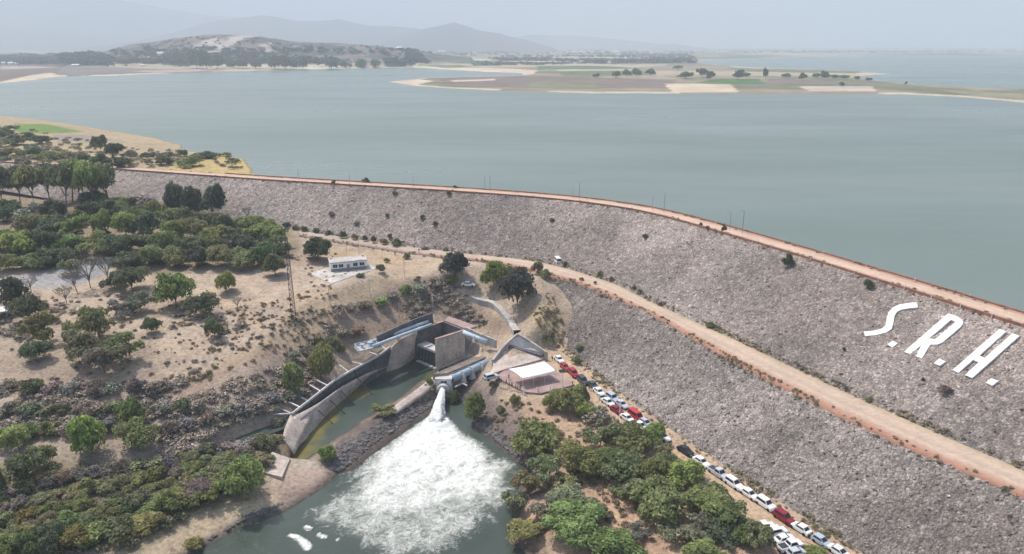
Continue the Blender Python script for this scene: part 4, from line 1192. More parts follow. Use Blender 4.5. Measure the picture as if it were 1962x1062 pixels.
# ------------------------------------------------------------------ masts, lamps, poles
mbase = G(563, 612)
mast = empty('lattice_mast', mbase, 0.3, 'tall slender dark lattice mast standing on the dry hillside', 'mast')
MH = 150 * depth_of(mbase) / FPX / 0.93
w0 = 0.7
for sx in (-1, 1):
    for sy in (-1, 1): MB().tube([(sx * w0, sy * w0, -0.5), (sx * w0 * 0.5, sy * w0 * 0.5, MH)], 0.09, 5).build('leg', M['darksteel'], mast)
br = MB()
nb = 16
for i in range(nb):
    za, zb2 = MH * i / nb, MH * (i + 1) / nb
    ka, kb = w0 * (1 - 0.5 * i / nb), w0 * (1 - 0.5 * (i + 1) / nb)
    for (ax, ay), (bx, by) in (((-1, -1), (1, -1)), ((1, -1), (1, 1)), ((1, 1), (-1, 1)), ((-1, 1), (-1, -1))):
        br.tube([(ax * ka, ay * ka, za), (bx * kb, by * kb, zb2)], 0.06, 4)
        br.tube([(ax * kb, ay * kb, zb2), (bx * kb, by * kb, zb2)], 0.06, 4)
br.build('brace', M['darksteel'], mast)
MB().tube([(0, 0, MH), (0, 0, MH + 3)], 0.06, 5).build('antenna', M['darksteel'], mast)

def copy_tree(o, parent=None):
    c = o.copy(); COL.objects.link(c)
    if parent is not None: c.parent = parent
    for ch in list(o.children): copy_tree(ch, c)
    return c

def lamp_proto():
    r = empty('street_lamp', (0, 0, 0))
    MB().tube([(0, 0, -0.6), (0, 0, 4), (0, 0, 8)], [0.13, 0.11, 0.08], 6).build('pole', M['steel'], r)
    MB().tube([(0, 0, 7.9), (0.7, 0, 8.3), (1.5, 0, 8.35)], 0.05, 5).build('arm', M['steel'], r)
    MB().box((1.75, 0, 8.33), (0.7, 0.28, 0.14)).build('lamp_head', M['conc_pale'], r)
    return r
lp = lamp_proto()
ORD = ['first', 'second', 'third', 'fourth', 'fifth', 'sixth', 'seventh', 'eighth', 'ninth', 'tenth', 'eleventh', 'twelfth', 'thirteenth', 'fourteenth', 'fifteenth', 'sixteenth', 'seventeenth', 'eighteenth', 'nineteenth', 'twentieth']
lamps = [(572, 349, 22), (670, 353, 20), (792, 359, 20), (929, 364, 25), (939, 366, 28), (1097, 379, 22), (1110, 380, 32), (1272, 407, 36), (1250, 403, 25), (1398, 441, 32), (1422, 448, 42)]
lamps.sort()
for i, (u, v, hp_) in enumerate(lamps):
    o = lp if i == 0 else copy_tree(lp)
    p = G(u, v)
    if p.z < 28: p = P(u, v, HC)
    s = hp_ * depth_of(p) / FPX / 0.96 / 8.0
    o.location = p; o.scale = (s,) * 3; o.rotation_euler = (0, 0, 0.3 * i)
    tag(o, f'{ORD[i]} thin lamp post from the wooded end of the crest road', 'street lamp', 'lamp posts along the dam crest')
def pole_proto():
    r = empty('utility_pole', (0, 0, 0))
    MB().tube([(0, 0, -0.5), (0, 0, 7)], [0.14, 0.09], 6).build('pole', M['conc_pale'], r)
    MB().box((0, 0, 6.6), (1.3, 0.1, 0.12)).build('crossarm', M['greybark'], r)
    MB().tube([(0.5, 0, 6.66), (0.5, 0, 6.9)], 0.06, 5).build('insulator', M['conc_pale'], r)
    return r
pp = pole_proto()
for i, (u, v, hpx, lab) in enumerate([(632, 583, 34, 'thin pole on the dry slope below the white house'), (709, 566, 30, 'thin pole on the hillside edge above the twin pipes'), (775, 531, 34, 'thin pole near the berm road bend above the gate bay'),
                                      (766, 622, 40, 'pale pole on top of the dark wall behind the twin pipes'), (688, 487, 28, 'dark thin pole right behind the white house'), (664, 485, 20, 'short pole behind the roof of the white house'),
                                      (830, 600, 36, 'thin pale pole above the red deck of the gate bay')]):
    o = pp if i == 0 else copy_tree(pp)
    p = G(u, v); s = hpx * depth_of(p) / FPX / 0.93 / 7.0
    o.location = p; o.scale = (s,) * 3; o.rotation_euler = (0, 0, 0.5 * i)
    tag(o, lab, 'pole', 'thin poles about the outlet works')
sl_b = Vector(tuple(P(1077, 748, 0.45)))
sl = empty('solar_lamp', sl_b, 0, 'white lamp post with a dark solar panel on the brick platform', 'lamp')
MB().tube([(0, 0, -0.5), (0, 0, 5.6)], [0.12, 0.09], 8).build('post', M['white'], sl)
m_ = MB().box((0, 0, 0), (2.0, 1.1, 0.1)).build('solar_panel', M['glass'], sl); m_.location = (0, 0, 5.75); m_.rotation_euler = (0.35, 0, 0.3)
MB().box((0.5, -0.3, 5.3), (0.7, 0.25, 0.15)).build('lamp_head', M['white'], sl)
p = P(1187, 796, 0)
wp = empty('white_post', p, 0, 'tall white post standing among the parked cars', 'post')
MB().tube([(0, 0, -0.3), (0, 0, 4.2)], [0.14, 0.12], 8).build('shaft', M['white'], wp); MB().box((0, 0, 0.1), (0.5, 0.5, 0.3)).build('base', M['conc_pale'], wp)
b0 = None
for i, (u, v, lab) in enumerate([(1030, 752, 'white bollard at the near edge of the brick platform, below the tent corner'), (1004, 755, 'white bollard at the near corner of the brick platform'), (1054, 750, 'white bollard midway along the near edge of the brick platform'), (1079, 748, 'white bollard at the foot of the solar lamp'), (1148, 765, 'white bollard beside the dirt road near the parked cars')]):
    if b0 is None:
        r = empty('bollard', (0, 0, 0)); MB().tube([(0, 0, -0.4), (0, 0, 1.2)], 0.2, 8).build('shaft', M['white'], r); MB().tube([(0, 0, 1.2), (0, 0, 1.32)], [0.22, 0.12], 8).build('cap', M['conc_pale'], r); b0 = r
    else: r = copy_tree(b0)
    r.location = Vector(tuple(P(u, v, 0.2))) ; r.scale = (1.15,) * 3
    tag(r, lab, 'bollard', 'white bollards about the brick platform')

# ------------------------------------------------------------------ cars
def car_meshes(kind):
    """stations along the car: (x, half width, height of the hull); cabin: base x0..x1, roof x0..x1; the nose points to +x"""
    L = {'sedan': dict(st=[(-2.25, .72, .62), (-2.15, .84, .92), (-1.3, .88, .98), (0, .89, .96), (1.0, .88, .93), (1.95, .84, .78), (2.25, .70, .55)], cb=(-1.75, 1.15), cr=(-1.05, .25), h=1.45),
         'suv': dict(st=[(-2.25, .78, .7), (-2.2, .9, 1.02), (-1.3, .92, 1.06), (0, .93, 1.05), (1.0, .92, 1.04), (2.05, .88, .95), (2.3, .76, .65)], cb=(-2.15, 1.2), cr=(-1.8, .45), h=1.78),
         'hatch': dict(st=[(-1.85, .72, .66), (-1.8, .82, .95), (-1.0, .85, .98), (0, .86, .97), (.9, .85, .94), (1.6, .80, .80), (1.85, .68, .56)], cb=(-1.75, 1.05), cr=(-1.3, .2), h=1.5),
         'pickup': dict(st=[(-2.7, .82, .75), (-2.65, .9, 1.02), (-1.3, .92, 1.05), (0, .93, 1.06), (1.1, .92, 1.06), (2.3, .88, .98), (2.6, .78, .65)], cb=(-0.75, 1.35), cr=(-0.5, .65), h=1.8),
         'van': dict(st=[(-2.4, .84, .8), (-2.35, .93, 1.08), (-1.3, .95, 1.1), (0, .95, 1.1), (1.0, .95, 1.1), (1.9, .92, 1.05), (2.3, .82, .75)], cb=(-2.3, 1.9), cr=(-2.15, 1.1), h=2.05)}[kind]
    st, (b0, b1), (r0, r1), H = L['st'], L['cb'], L['cr'], L['h']
    z0 = 0.3
    body = MB()
    rows = []
    for x, w, z in st:
        rows.append([(x, -w, z0), (x, -w * 1.0, z0 + (z - z0) * .55), (x, -w * .93, z), (x, w * .93, z), (x, w, z0 + (z - z0) * .55), (x, w, z0), (x, -w, z0)])
    body.loft(rows)
    body.add(rows[0][:6], [(5, 4, 3, 2, 1, 0)]); body.add(rows[-1][:6], [(0, 1, 2, 3, 4, 5)])
    zb = min(z for x, w, z in st if b0 <= x <= b1) - 0.06
    wb, wr = st[3][1] * .9, st[3][1] * .74
    bs = [(b0, -wb, zb), (b1, -wb, zb), (b1, wb, zb), (b0, wb, zb)]
    rs = [(r0, -wr, H - .06), (r1, -wr, H - .06), (r1, wr, H - .06), (r0, wr, H - .06)]
    body.add(bs + rs, [(4, 5, 6, 7), (0, 1, 5, 4), (1, 2, 6, 5), (2, 3, 7, 6), (3, 0, 4, 7)])
    body.box(((r0 + r1) / 2, 0, H - .03), (r1 - r0 + .04, wr * 2 + .02, .07))
    if kind == 'pickup':
        pass
    def pane(i, j, ins=(0.1, 0.12), lift=0.015):
        B0, B1, T1, T0 = Vector(bs[i]), Vector(bs[j]), Vector(rs[j]), Vector(rs[i])
        def q(s, t): return B0.lerp(B1, s).lerp(T0.lerp(T1, s), t)
        n = (B1 - B0).cross(T0 - B0).normalized()
        cs = [q(ins[0], .22), q(1 - ins[0], .22), q(1 - ins[0], 1 - ins[1]), q(ins[0], 1 - ins[1])]
        return MB().add([c + n * lift for c in cs] + [c - n * .02 for c in cs], [(0, 1, 2, 3), (0, 4, 5, 1), (1, 5, 6, 2), (2, 6, 7, 3), (3, 7, 4, 0)])
    parts = [('windscreen', pane(1, 2, (.06, .1)), 'glass'), ('rear_window', pane(3, 0, (.08, .12)), 'glass'), ('side_window', pane(0, 1, (.08, .14)), 'glass'), ('side_window', pane(2, 3, (.08, .14)), 'glass')]
    xf, xr, ww = st[-1][0] - .85, st[0][0] + .85, st[3][1]
    for x in (xf, xr):
        for s in (-1, 1):
            parts.append(('wheel', MB().tube([(x, s * (ww - .16), .33), (x, s * (ww + .03), .33)], .33, 12), 'tyre'))
    for s in (-1, 1):
        x, w, z = st[-1]; parts.append(('headlight', MB().box((x - .02, s * w * .72, z - .03), (.1, .3, .14)), 'lampglass'))
        x, w, z = st[0]; parts.append(('tail_light', MB().box((x + .0, s * w * .82, z + .02), (.1, .2, .2)), 'taillight'))
    for x, s in ((st[-1][0], 1), (st[0][0], -1)):
        parts.append(('bumper', MB().box((x + s * .03, 0, .42), (.14, st[3][1] * 1.7, .2)), 'darksteel'))
    if kind == 'pickup':
        parts.append(('cargo_bed', MB().box((-1.72, 0, 1.075), (1.6, 1.4, .03)), 'darksteel'))
    out = []
    def mesh(nm, mb, mat):
        o = mb.build(nm, M[mat]); me = o.data; bpy.data.objects.remove(o); return me
    out.append(('body', mesh('body', body, 'paint')))
    for nm, mb, mt in parts: out.append((nm, mesh(nm, mb, mt)))
    return out
CARM = {k: car_meshes(k) for k in ('sedan', 'suv', 'hatch', 'pickup', 'van')}
CC = dict(white=(.80, .80, .79), silver=(.50, .53, .56), red=(.36, .02, .03), brightred=(.50, .03, .03), darkred=(.24, .015, .03), grey=(.06, .065, .075), black=(.02, .022, .025), teal=(.05, .09, .10), blue=(.42, .48, .56), cream=(.72, .72, .66))
NMC = dict(sedan='sedan', suv='suv', hatch='hatchback', pickup='pickup_truck', van='van')
def road_dir(p):
    best = min(range(1, len(carline)), key=lambda i: (Vector(carline[i]) + Vector(carline[i - 1])).__mul__(0.5).__sub__(Vector(p[:2])).length)
    d = Vector(carline[best]) - Vector(carline[best - 1])
    return math.atan2(d.y, d.x)
def park(kind, colr, u, v, rot, label, z=None, group='cars parked along the dirt road', scale=1.0):
    p = Vector(tuple(P(u, v, 0.7 if z is None else z + 0.7)))
    zz = 0.03 if z is None else z
    p.z = zz
    a = road_dir(p) + math.radians(rot) if group else math.radians(rot)
    r = empty(NMC[kind], p, a, label, {'sedan': 'car', 'hatch': 'car', 'suv': 'car', 'pickup': 'pickup truck', 'van': 'van'}[kind], group)
    r.scale = (scale,) * 3
    for nm, me in CARM[kind]:
        o = link(nm, me, r)
        if nm == 'body': o.color = (*CC[colr], 1)
    return r
for kind, colr, u, v, rot, lab in [
    ('sedan', 'white', 1071, 688, 2, 'white car topmost in the row, nearest the grassy slope'),
    ('sedan', 'red', 1082.5, 702.5, 0, 'dark red sedan second in the row beside the tent'),
    ('suv', 'red', 1099, 715, 0, 'red car behind the solar lamp, ahead of the dark grey car'),
    ('suv', 'grey', 1117, 729, 0, 'dark grey car between the red car and the teal car'),
    ('hatch', 'teal', 1136.5, 738, 2, 'dark teal car parked just above a small white sedan'),
    ('sedan', 'white', 1147.5, 750, 0, 'white sedan parked below the dark teal car'),
    ('suv', 'blue', 1173, 762, 0, 'silver blue car nearest the rockfill, left of the silver sedan'),
    ('sedan', 'white', 1165, 770, 0, 'white sedan at the road side of the silver blue car'),
    ('sedan', 'silver', 1191, 774, 0, 'silver sedan behind the tall white post'),
    ('sedan', 'darkred', 1182, 785, 0, 'dark red car in front of the tall white post'),
    ('sedan', 'white', 1202, 800.5, 0, 'white sedan next to the bright red car'),
    ('van', 'brightred', 1218, 797, 0, 'bright red van parked against the rockfill'),
    ('pickup', 'white', 1225, 816, 0, 'white pickup just above the tree crowns'),
    ('hatch', 'blue', 1237, 810, 0, 'pale blue hatchback beside the white pickup above the trees'),
    ('sedan', 'white', 1270, 836, 0, 'white car nearly hidden behind the tree crowns'),
    ('sedan', 'black', 1314, 863, 0, 'black sedan alone just past the trees'),
    ('sedan', 'white', 1344, 884, 0, 'white sedan directly behind the black sedan'),
    ('pickup', 'silver', 1377, 906, 0, 'silver pickup between two white vehicles'),
    ('suv', 'white', 1406, 926, 0, 'white boxy car behind the silver pickup'),
    ('sedan', 'white', 1436, 945.5, 0, 'white sedan in the middle of the row opposite the big trees'),
    ('suv', 'white', 1467, 965, 0, 'white car directly ahead of the dark red one'),
    ('suv', 'darkred', 1502, 991, 0, 'dark red car alone on the road by the bare rockfill'),
    ('sedan', 'white', 1534, 1011, 180, 'white car with a long bonnet below the dark red one'),
    ('hatch', 'blue', 1574, 1036, 0, 'silver blue hatchback near the bottom of the road'),
    ('sedan', 'white', 1609, 1057, 0, 'white car cut by the picture\'s bottom, last in the row'),
    ('pickup', 'cream', 1463, 1010, 75, 'pale pickup half hidden by a sparse bush beside the road'),
    ('suv', 'white', 1488, 1019, 78, 'first white car of the angled group across the road'),
    ('sedan', 'white', 1503, 1032, 78, 'second white car of the angled group across the road'),
    ('pickup', 'white', 1515, 1045, 78, 'white pickup at the near end of the angled group'),
    ('hatch', 'silver', 1526, 1058, 78, 'silver car partly cut off below the white pickup'),
]: park(kind, colr, u, v, rot, lab)
pz = G(898, 553)
car_ = park('sedan', 'white', 898, 549, -12, 'white car parked alone on the dry hill above the drain', pz.z, None, 1.1)
car_.location = (pz.x, pz.y, max(Z(pz.x + a, pz.y + b) for a in (-1.5, 0, 1.5) for b in (-1, 1)) + 0.02)
park('van', 'white', 1068, 500, 100, 'white van standing at the edge of the berm road by the rockfill', HB + 0.3, None, 1.1)
park('suv', 'silver', 941, 722, 30, 'silver car at the corner of the brick platform by the pipe', 0.5, None)

# ------------------------------------------------------------------ people
def person_mesh(pose):
    sw = 0.12 * pose
    sk = [((0, 0, .95), .145, -1), ((0, 0, 1.15), .15, 0), ((0, 0, 1.38), .165, 1), ((0, 0, 1.5), .065, 2), ((0, .015, 1.60), .09, 3), ((0, .01, 1.70), .085, 4)]
    for s in (-1, 1):
        b = len(sk)
        sk += [((s * .10, 0, .88), .10, 0), ((s * .11, sw * s, .48), .07, b), ((s * .12, sw * s * 1.6 - .02, .08), .05, b + 1), ((s * .13, sw * s * 1.6 + .12, .04), .04, b + 2)]
        b = len(sk)
        sk += [((s * .20, 0, 1.42), .07, 2), ((s * .26, -sw * s * .5, 1.15), .05, b), ((s * .27, .06 - sw * s, .90), .038, b + 1), ((s * .27, .09 - sw * s, .80), .04, b + 2)]
    me = bpy.data.meshes.new('person_base')
    me.from_pydata([v for v, r, p in sk], [(i, p) for i, (v, r, p) in enumerate(sk) if p >= 0], [])
    o = bpy.data.objects.new('person_base', me); COL.objects.link(o)
    m = o.modifiers.new('skin', 'SKIN'); o.modifiers.new('sub', 'SUBSURF').levels = 1
    for i, (v, r, p) in enumerate(sk): me.skin_vertices[0].data[i].radius = (r, r)
    me.skin_vertices[0].data[0].use_root = True
    dg = bpy.context.evaluated_depsgraph_get()
    out = bpy.data.meshes.new_from_object(o.evaluated_get(dg)); out.name = 'person'
    bpy.data.objects.remove(o); bpy.data.meshes.remove(me)
    out.materials.clear()
    return out
def person_variants():
    res = []
    for pose, shirt, trousers in ((1, (.7, .7, .68), (.05, .06, .09)), (-.6, (.08, .09, .12), (.05, .05, .06)), (.3, (.5, .08, .07), (.07, .08, .12)), (1.2, (.62, .6, .5), (.04, .04, .05)), (-1, (.1, .12, .2), (.2, .17, .13))):
        me = person_mesh(pose)
        me.materials.append(M['skin']); me.materials.append(plain('shirt', shirt, 0.9)); me.materials.append(plain('trousers', trousers, 0.9)); me.materials.append(plain('hair_and_shoes', (.02, .017, .015), 0.8))
        for f in me.polygons:
            z, x, y = f.center.z, abs(f.center.x), f.center.y
            f.material_index = 3 if z < .09 or (z > 1.66 or (z > 1.55 and y < -.03)) else 0 if z > 1.47 or (z < .92 and x > .22) or (x > .24 and z < 1.1) else 2 if z < .98 else 1
        res.append(me)
    return res
PEOPLE = person_variants()
CL = ['white shirt and dark trousers', 'dark clothes', 'red shirt and blue trousers', 'pale shirt and black trousers', 'navy shirt and tan trousers']
spots = []
for i, (u, v) in enumerate([(952, 732), (957, 735), (961, 736), (966, 738), (970, 737), (976, 741), (981, 743), (988, 746), (992, 747), (997, 748), (1004, 750)]):
    spots.append((u, v, 0.46, i % 5, f'person in {CL[i % 5]}, {ORD[i]} from the pipe along the platform edge', 'people along the platform edge'))
spots += [(1129, 748, 0.02, 1, 'person in dark clothes walking on the dirt road near the teal car', None), (1097, 740, 0.02, 4, 'person standing at the road edge beside the bright green tree', None),
          (1058, 692, 0.3, 1, 'person in dark clothes standing behind the tent near the topmost white car', None), (757, 490, None, 1, 'person in dark clothes at the berm road junction beyond the house', None), (803, 484, None, 2, 'person in a red shirt on the berm road edge', None),
          (991, 712, 0.46, 3, 'person in a pale shirt standing under the tent\'s open side', None), (975, 727, 0.46, 2, 'person in a red shirt crossing the brick platform before the tent', None)]
for u, v, z, k, lab, grp in spots:
    p = G(u, v) if z is None else Vector(tuple(P(u, v, z)))
    o = link('person', PEOPLE[k]); o.location = p; o.rotation_euler = (0, 0, (u * 37 % 63) / 10)
    tag(o, lab, 'person', grp)

# ------------------------------------------------------------------ plants
def leaf_cloud(rng, lobes, n, size, flat=0.35, inner=0.25):
    """leaf sprigs over a set of lobes: list of (centre, radii); returns verts, faces, colours"""
    wts = np.array([l[1][0] * l[1][1] + l[1][0] * l[1][2] for l in lobes]); wts /= wts.sum()
    idx = rng.choice(len(lobes), n, p=wts)
    c = np.array([l[0] for l in lobes])[idx]; r = np.array([l[1] for l in lobes])[idx]
    d = rng.normal(size=(n, 3)); d /= np.linalg.norm(d, axis=1, keepdims=True)
    d[:, 2] = np.where(d[:, 2] < -0.35, -d[:, 2], d[:, 2])
    rad = np.where(rng.random(n) < inner, rng.uniform(0.3, 0.85, n), rng.uniform(0.85, 1.12, n))[:, None]
    clump = rng.normal(size=(len(lobes) * 6, 3)); clump /= np.linalg.norm(clump, axis=1, keepdims=True)
    cidx = (d @ clump.T).argmax(1)
    tonec = rng.uniform(0.62, 1.4, len(clump))[cidx]
    bumpc = rng.uniform(0.86, 1.14, len(clump))[cidx][:, None]
    pos = c + d * r * rad * bumpc
    nrm = d * (1 - flat) + rng.normal(size=(n, 3)) * 0.55 + np.array((0, 0, flat))
    nrm /= np.linalg.norm(nrm, axis=1, keepdims=True)
    a = np.cross(nrm, rng.normal(size=(n, 3))); a /= np.linalg.norm(a, axis=1, keepdims=True)
    b = np.cross(nrm, a)
    s = (size * rng.uniform(0.55, 1.25, n))[:, None]
    v = np.stack([pos - a * s, pos + b * s * 0.6, pos + a * s, pos - b * s * 0.6], 1).reshape(-1, 3)
    f = np.arange(4 * n).reshape(-1, 4)
    t = tonec * rng.uniform(0.8, 1.2, n)
    col = np.stack([t * rng.uniform(0.92, 1.12, n), t, t * rng.uniform(0.85, 1.1, n)], 1)
    return v, f, np.repeat(col, 4, 0)

def dome_lobes(rng, k, spread=0.62, zlo=0.35, zhi=0.72):
    k = int(rng.integers(k - 2, k + 3))
    out = [((rng.uniform(-.15, .15), rng.uniform(-.15, .15), rng.uniform(.42, .52)), (rng.uniform(.48, .64), rng.uniform(.48, .64), 0.42))]
    for i in range(k):
        a = 2 * math.pi * (i + rng.uniform(-.45, .45)) / k; q = spread * rng.uniform(0.5, 1.25); s = rng.uniform(0.16, 0.44)
        out.append(((math.cos(a) * q, math.sin(a) * q, rng.uniform(zlo, zhi)), (s * rng.uniform(.8, 1.3), s, s * rng.uniform(.6, 1))))
    for i in range(max(2, k // 2)):
        a = rng.uniform(0, 6.28); q = rng.uniform(0.1, 0.5); s = rng.uniform(0.18, 0.36)
        out.append(((math.cos(a) * q, math.sin(a) * q, rng.uniform(0.6, 0.86)), (s, s, s * rng.uniform(.6, .95))))
    return out

def branches(rng, n, z0, z1, spread, r0=0.035, sub=0):
    mb = MB()
    mb.tube([(0, 0, -0.08), (rng.uniform(-.02, .02), rng.uniform(-.02, .02), z0), (rng.uniform(-.05, .05), rng.uniform(-.05, .05), z1 * .8)], [r0, r0 * .8, r0 * .35], 6)
    for i in range(n):
        a = 6.28 * (i + rng.uniform(-.3, .3)) / n; q = spread * rng.uniform(.6, 1.0)
        s = Vector((0, 0, z0 * rng.uniform(.75, 1.3))); e = Vector((math.cos(a) * q, math.sin(a) * q, z1 * rng.uniform(.7, 1.0)))
        m = s.lerp(e, .5) + Vector((0, 0, .05))
        mb.tube([s, m, e], [r0 * .6, r0 * .4, r0 * .12], 5)
        for j in range(sub):
            b = a + rng.uniform(-1.1, 1.1); ss = s.lerp(e, rng.uniform(.35, .9)); ee = ss + Vector((math.cos(b), math.sin(b), rng.uniform(.2, 1.2))) * spread * rng.uniform(.25, .5)
            mb.tube([ss, ee], [r0 * .22, r0 * .06], 4)
    return mb

def tomesh(mb, name, mat):
    o = mb.build(name, mat); me = o.data; bpy.data.objects.remove(o); return me

PROTO = {}
rg = np.random.default_rng(11)
def proto(kind, k, lobes_fn, n, size, trunk_fn, leaf='leaf', bark='bark', **kw):
    L = []
    for i in range(k):
        v, f, c = leaf_cloud(rg, lobes_fn(), n, size, **kw)
        L.append((make_mesh('crown', v, f, M[leaf], False, c), tomesh(trunk_fn(), 'trunk', M[bark]) if trunk_fn else None))
    PROTO[kind] = L
# unit crowns: radius 1 in plan, height 1
proto('round', 9, lambda: dome_lobes(rg, 7), 3600, 0.068, lambda: branches(rg, 5, .22, .7, .5))
proto('low', 7, lambda: dome_lobes(rg, 6, 0.6, 0.28, 0.6), 1900, 0.085, None)
proto('airy', 6, lambda: [((math.cos(a) * q, math.sin(a) * q, z), (s, s, s * .6)) for a, q, z, s in [(rg.uniform(0, 6.28), rg.uniform(.1, .75), rg.uniform(.35, .85), rg.uniform(.2, .36)) for _ in range(11)]], 1500, 0.085, lambda: branches(rg, 7, .2, .85, .75, .03, 3), inner=0.5)
proto('tall', 4, lambda: [((math.cos(a) * q, math.sin(a) * q, z), (s, s, s * .34)) for a, q, z, s in [(rg.uniform(0, 6.28), rg.uniform(.05, .62), rg.uniform(.56, .9), rg.uniform(.3, .5)) for _ in range(12)]], 2300, 0.085, lambda: branches(rg, 6, .38, .85, .6, .035, 2), inner=0.35)
proto('oval', 3, lambda: [((0, 0, .3), (.62, .62, .25)), ((0, 0, .55), (.75, .75, .3)), ((.1, 0, .8), (.5, .5, .22))] + [((math.cos(a) * .5, math.sin(a) * .5, z), (.35, .35, .16)) for a, z in [(rg.uniform(0, 6.28), rg.uniform(.25, .85)) for _ in range(7)]], 2200, 0.085, lambda: branches(rg, 4, .2, .8, .4))
proto('dry', 4, lambda: dome_lobes(rg, 6, 0.6, 0.3, 0.7), 900, 0.10, lambda: branches(rg, 7, .15, .8, .7, .03, 4), 'twig', 'greybark', inner=0.6)
proto('bare', 3, lambda: [((math.cos(a) * .5, math.sin(a) * .5, .75), (.35, .35, .2)) for a in (0, 1, 2.2, 3.1, 4.2, 5.3)], 160, 0.06, lambda: branches(rg, 8, .28, .95, .8, .035, 7), 'twig', 'greybark', inner=0.7)
GC = dict(bright=(.275, .305, .125), lime=(.32, .34, .13), mid=(.235, .275, .12), dark=(.165, .19, .108), deep=(.115, .135, .095), olive=(.27, .27, .155), pale=(.28, .285, .19), dry=(.28, .24, .2), yellow=(.25, .235, .11), grey=(.25, .23, .2))
TONE = dict(bright='bright green', lime='yellowish green', mid='mid green', dark='dark green', deep='blackish green', olive='olive green', pale='pale grey green', dry='dry brown', yellow='yellow', grey='grey brown')
FORM = dict(round='rounded', low='low', airy='airy', tall='tall', oval='upright', dry='twiggy', bare='bare')
cnt = [0]
trng = random.Random(77)
def plant(kind, u, v, w, hpx, colr, label, group=None, nm=None, cat=None, bvh=None, at=None):
    """a plant rooted where photo pixel (u, v) meets the ground, w pixels wide and hpx tall"""
    base = at or G(u, v, bvh)
    m = depth_of(base) / FPX
    th = math.atan2(CAMZ - base.z, math.hypot(base.x, base.y))
    rad = w * m / 2
    sn, cs = math.sin(th), math.cos(th)
    rad *= 1.1
    if kind in ('tall', 'bare'):
        H = max(rad, (hpx * m - 0.3 * rad * sn) / cs)
    else:
        H = max(0.62 * rad, math.sqrt(max((hpx * m) ** 2 - (1.8 * rad * sn) ** 2, 0)) / cs)
        if at is None:
            at = G(u, v - hpx / 2 + 0.46 * H * cs / m, bvh)
    pr = PROTO[kind]; me, tr = pr[cnt[0] % len(pr)]; cnt[0] += 1
    if at is not None: base = at
    rz = trng.uniform(0, 6.28)
    small = tr is None
    col = tuple(c * trng.uniform(0.9, 1.12) for c in GC[colr])
    sc = (rad * trng.uniform(.95, 1.05), rad * trng.uniform(.95, 1.05), H)
    if small:
        o = link(nm or 'bush', me); o.location = base - Vector((0, 0, 0.1)); o.rotation_euler = (0, 0, rz); o.scale = sc; o.color = (*col, 1)
        return tag(o, label, cat or 'bush', group)
    r = empty(nm or 'tree', base - Vector((0, 0, 0.1)), rz, label, cat or 'tree', group)
    r.scale = sc
    r.rotation_euler = (trng.uniform(-.14, .14), trng.uniform(-.14, .14), rz)
    c = link('crown', me, r); c.color = (*col, 1)
    t = link('trunk', tr, r)
    return r

def lab(kind, colr, what, rest):
    s = f'{FORM[kind]} {TONE[colr]} {what} {rest}'
    return s
def row(pts, rest, group, what='tree', nm=None):
    """pts from left to right: (kind, u, v, w, h, colour)"""
    pts = sorted(pts, key=lambda p: p[1])
    for i, (k, u, v, w, hh, c) in enumerate(pts):
        plant(k, u, v, w, hh, c, lab(k, c, what, f'{ORD[i]} from left in {rest}'), group, nm or what, what, FARB if 'across' in group or 'rocky' in group else None)

# tall grove at the dam's wooded end
row([('tall', 8, 402, 62, 82, 'dark'), ('tall', 40, 398, 57, 76, 'dark'), ('tall', 65, 400, 55, 80, 'mid'), ('tall', 97, 392, 69, 76, 'dark'), ('tall', 127, 405, 69, 88, 'dark'), ('tall', 156, 398, 74, 92, 'mid'), ('tall', 182, 404, 66, 90, 'mid'), ('tall', 212, 396, 72, 80, 'dark'), ('tall', 139, 384, 72, 70, 'dark')],
    'the tall grove before the dam end', 'tall trees at the dam end')
row([('round', 20, 424, 55, 40, 'dark'), ('dry', 55, 432, 60, 36, 'grey'), ('round', 108, 438, 64, 56, 'deep'), ('round', 182, 404, 62, 38, 'dark'), ('round', 225, 408, 50, 30, 'mid'), ('dry', 40, 446, 40, 30, 'grey'), ('round', 258, 402, 40, 24, 'dark'), ('dry', 285, 402, 45, 26, 'grey'), ('low', 150, 432, 50, 30, 'dark')],
    'the line under the tall grove', 'trees under the tall grove')
for (k, u, v, w, hh, c, l) in [('oval', 335, 418, 42, 62, 'deep', 'tall blackish green tree standing furthest left of the three dark trees before the dam'), ('oval', 366, 420, 42, 58, 'deep', 'middle one of the three dark trees before the dam, crown ragged'),
                               ('round', 406, 424, 54, 60, 'deep', 'broad brownish dark tree nearest the dam of the three dark trees'), ('bare', 476, 424, 22, 30, 'grey', 'small thin dead tree against the rockfill face')]:
    plant(k, u, v, w, hh, c, l, 'trees before the dam face')
# the dense grove
jr = random.Random(5)
def auto(us, v0, v1, w, hh, kinds, cols):
    out = []
    n = len(us)
    for i, u in enumerate(us):
        v = v0 + (v1 - v0) * i / max(1, n - 1) + jr.uniform(-4, 4)
        out.append((jr.choice(kinds), u + jr.uniform(-5, 5), v, w * jr.uniform(.85, 1.2), hh * jr.uniform(.85, 1.15), jr.choice(cols)))
    return out
row(auto([200, 232, 262, 296, 330, 362, 395, 428, 458, 485, 512], 424, 456, 56, 38, ['round', 'round', 'airy'], ['mid', 'dark', 'mid', 'bright', 'deep']), 'the back row of the dense grove', 'dense grove trees')
row(auto([60, 105, 150, 195, 238, 282, 326, 370, 412, 455, 495, 530], 452, 474, 62, 44, ['round', 'round', 'round', 'airy'], ['mid', 'dark', 'dark', 'mid', 'bright']), 'the second row of the dense grove', 'dense grove trees')
row(auto([5, 50, 95, 140, 185, 230, 275, 320, 365, 408, 450, 492, 530], 484, 492, 62, 42, ['round', 'round', 'airy'], ['dark', 'mid', 'dark', 'mid', 'deep']), 'the third row of the dense grove', 'dense grove trees')
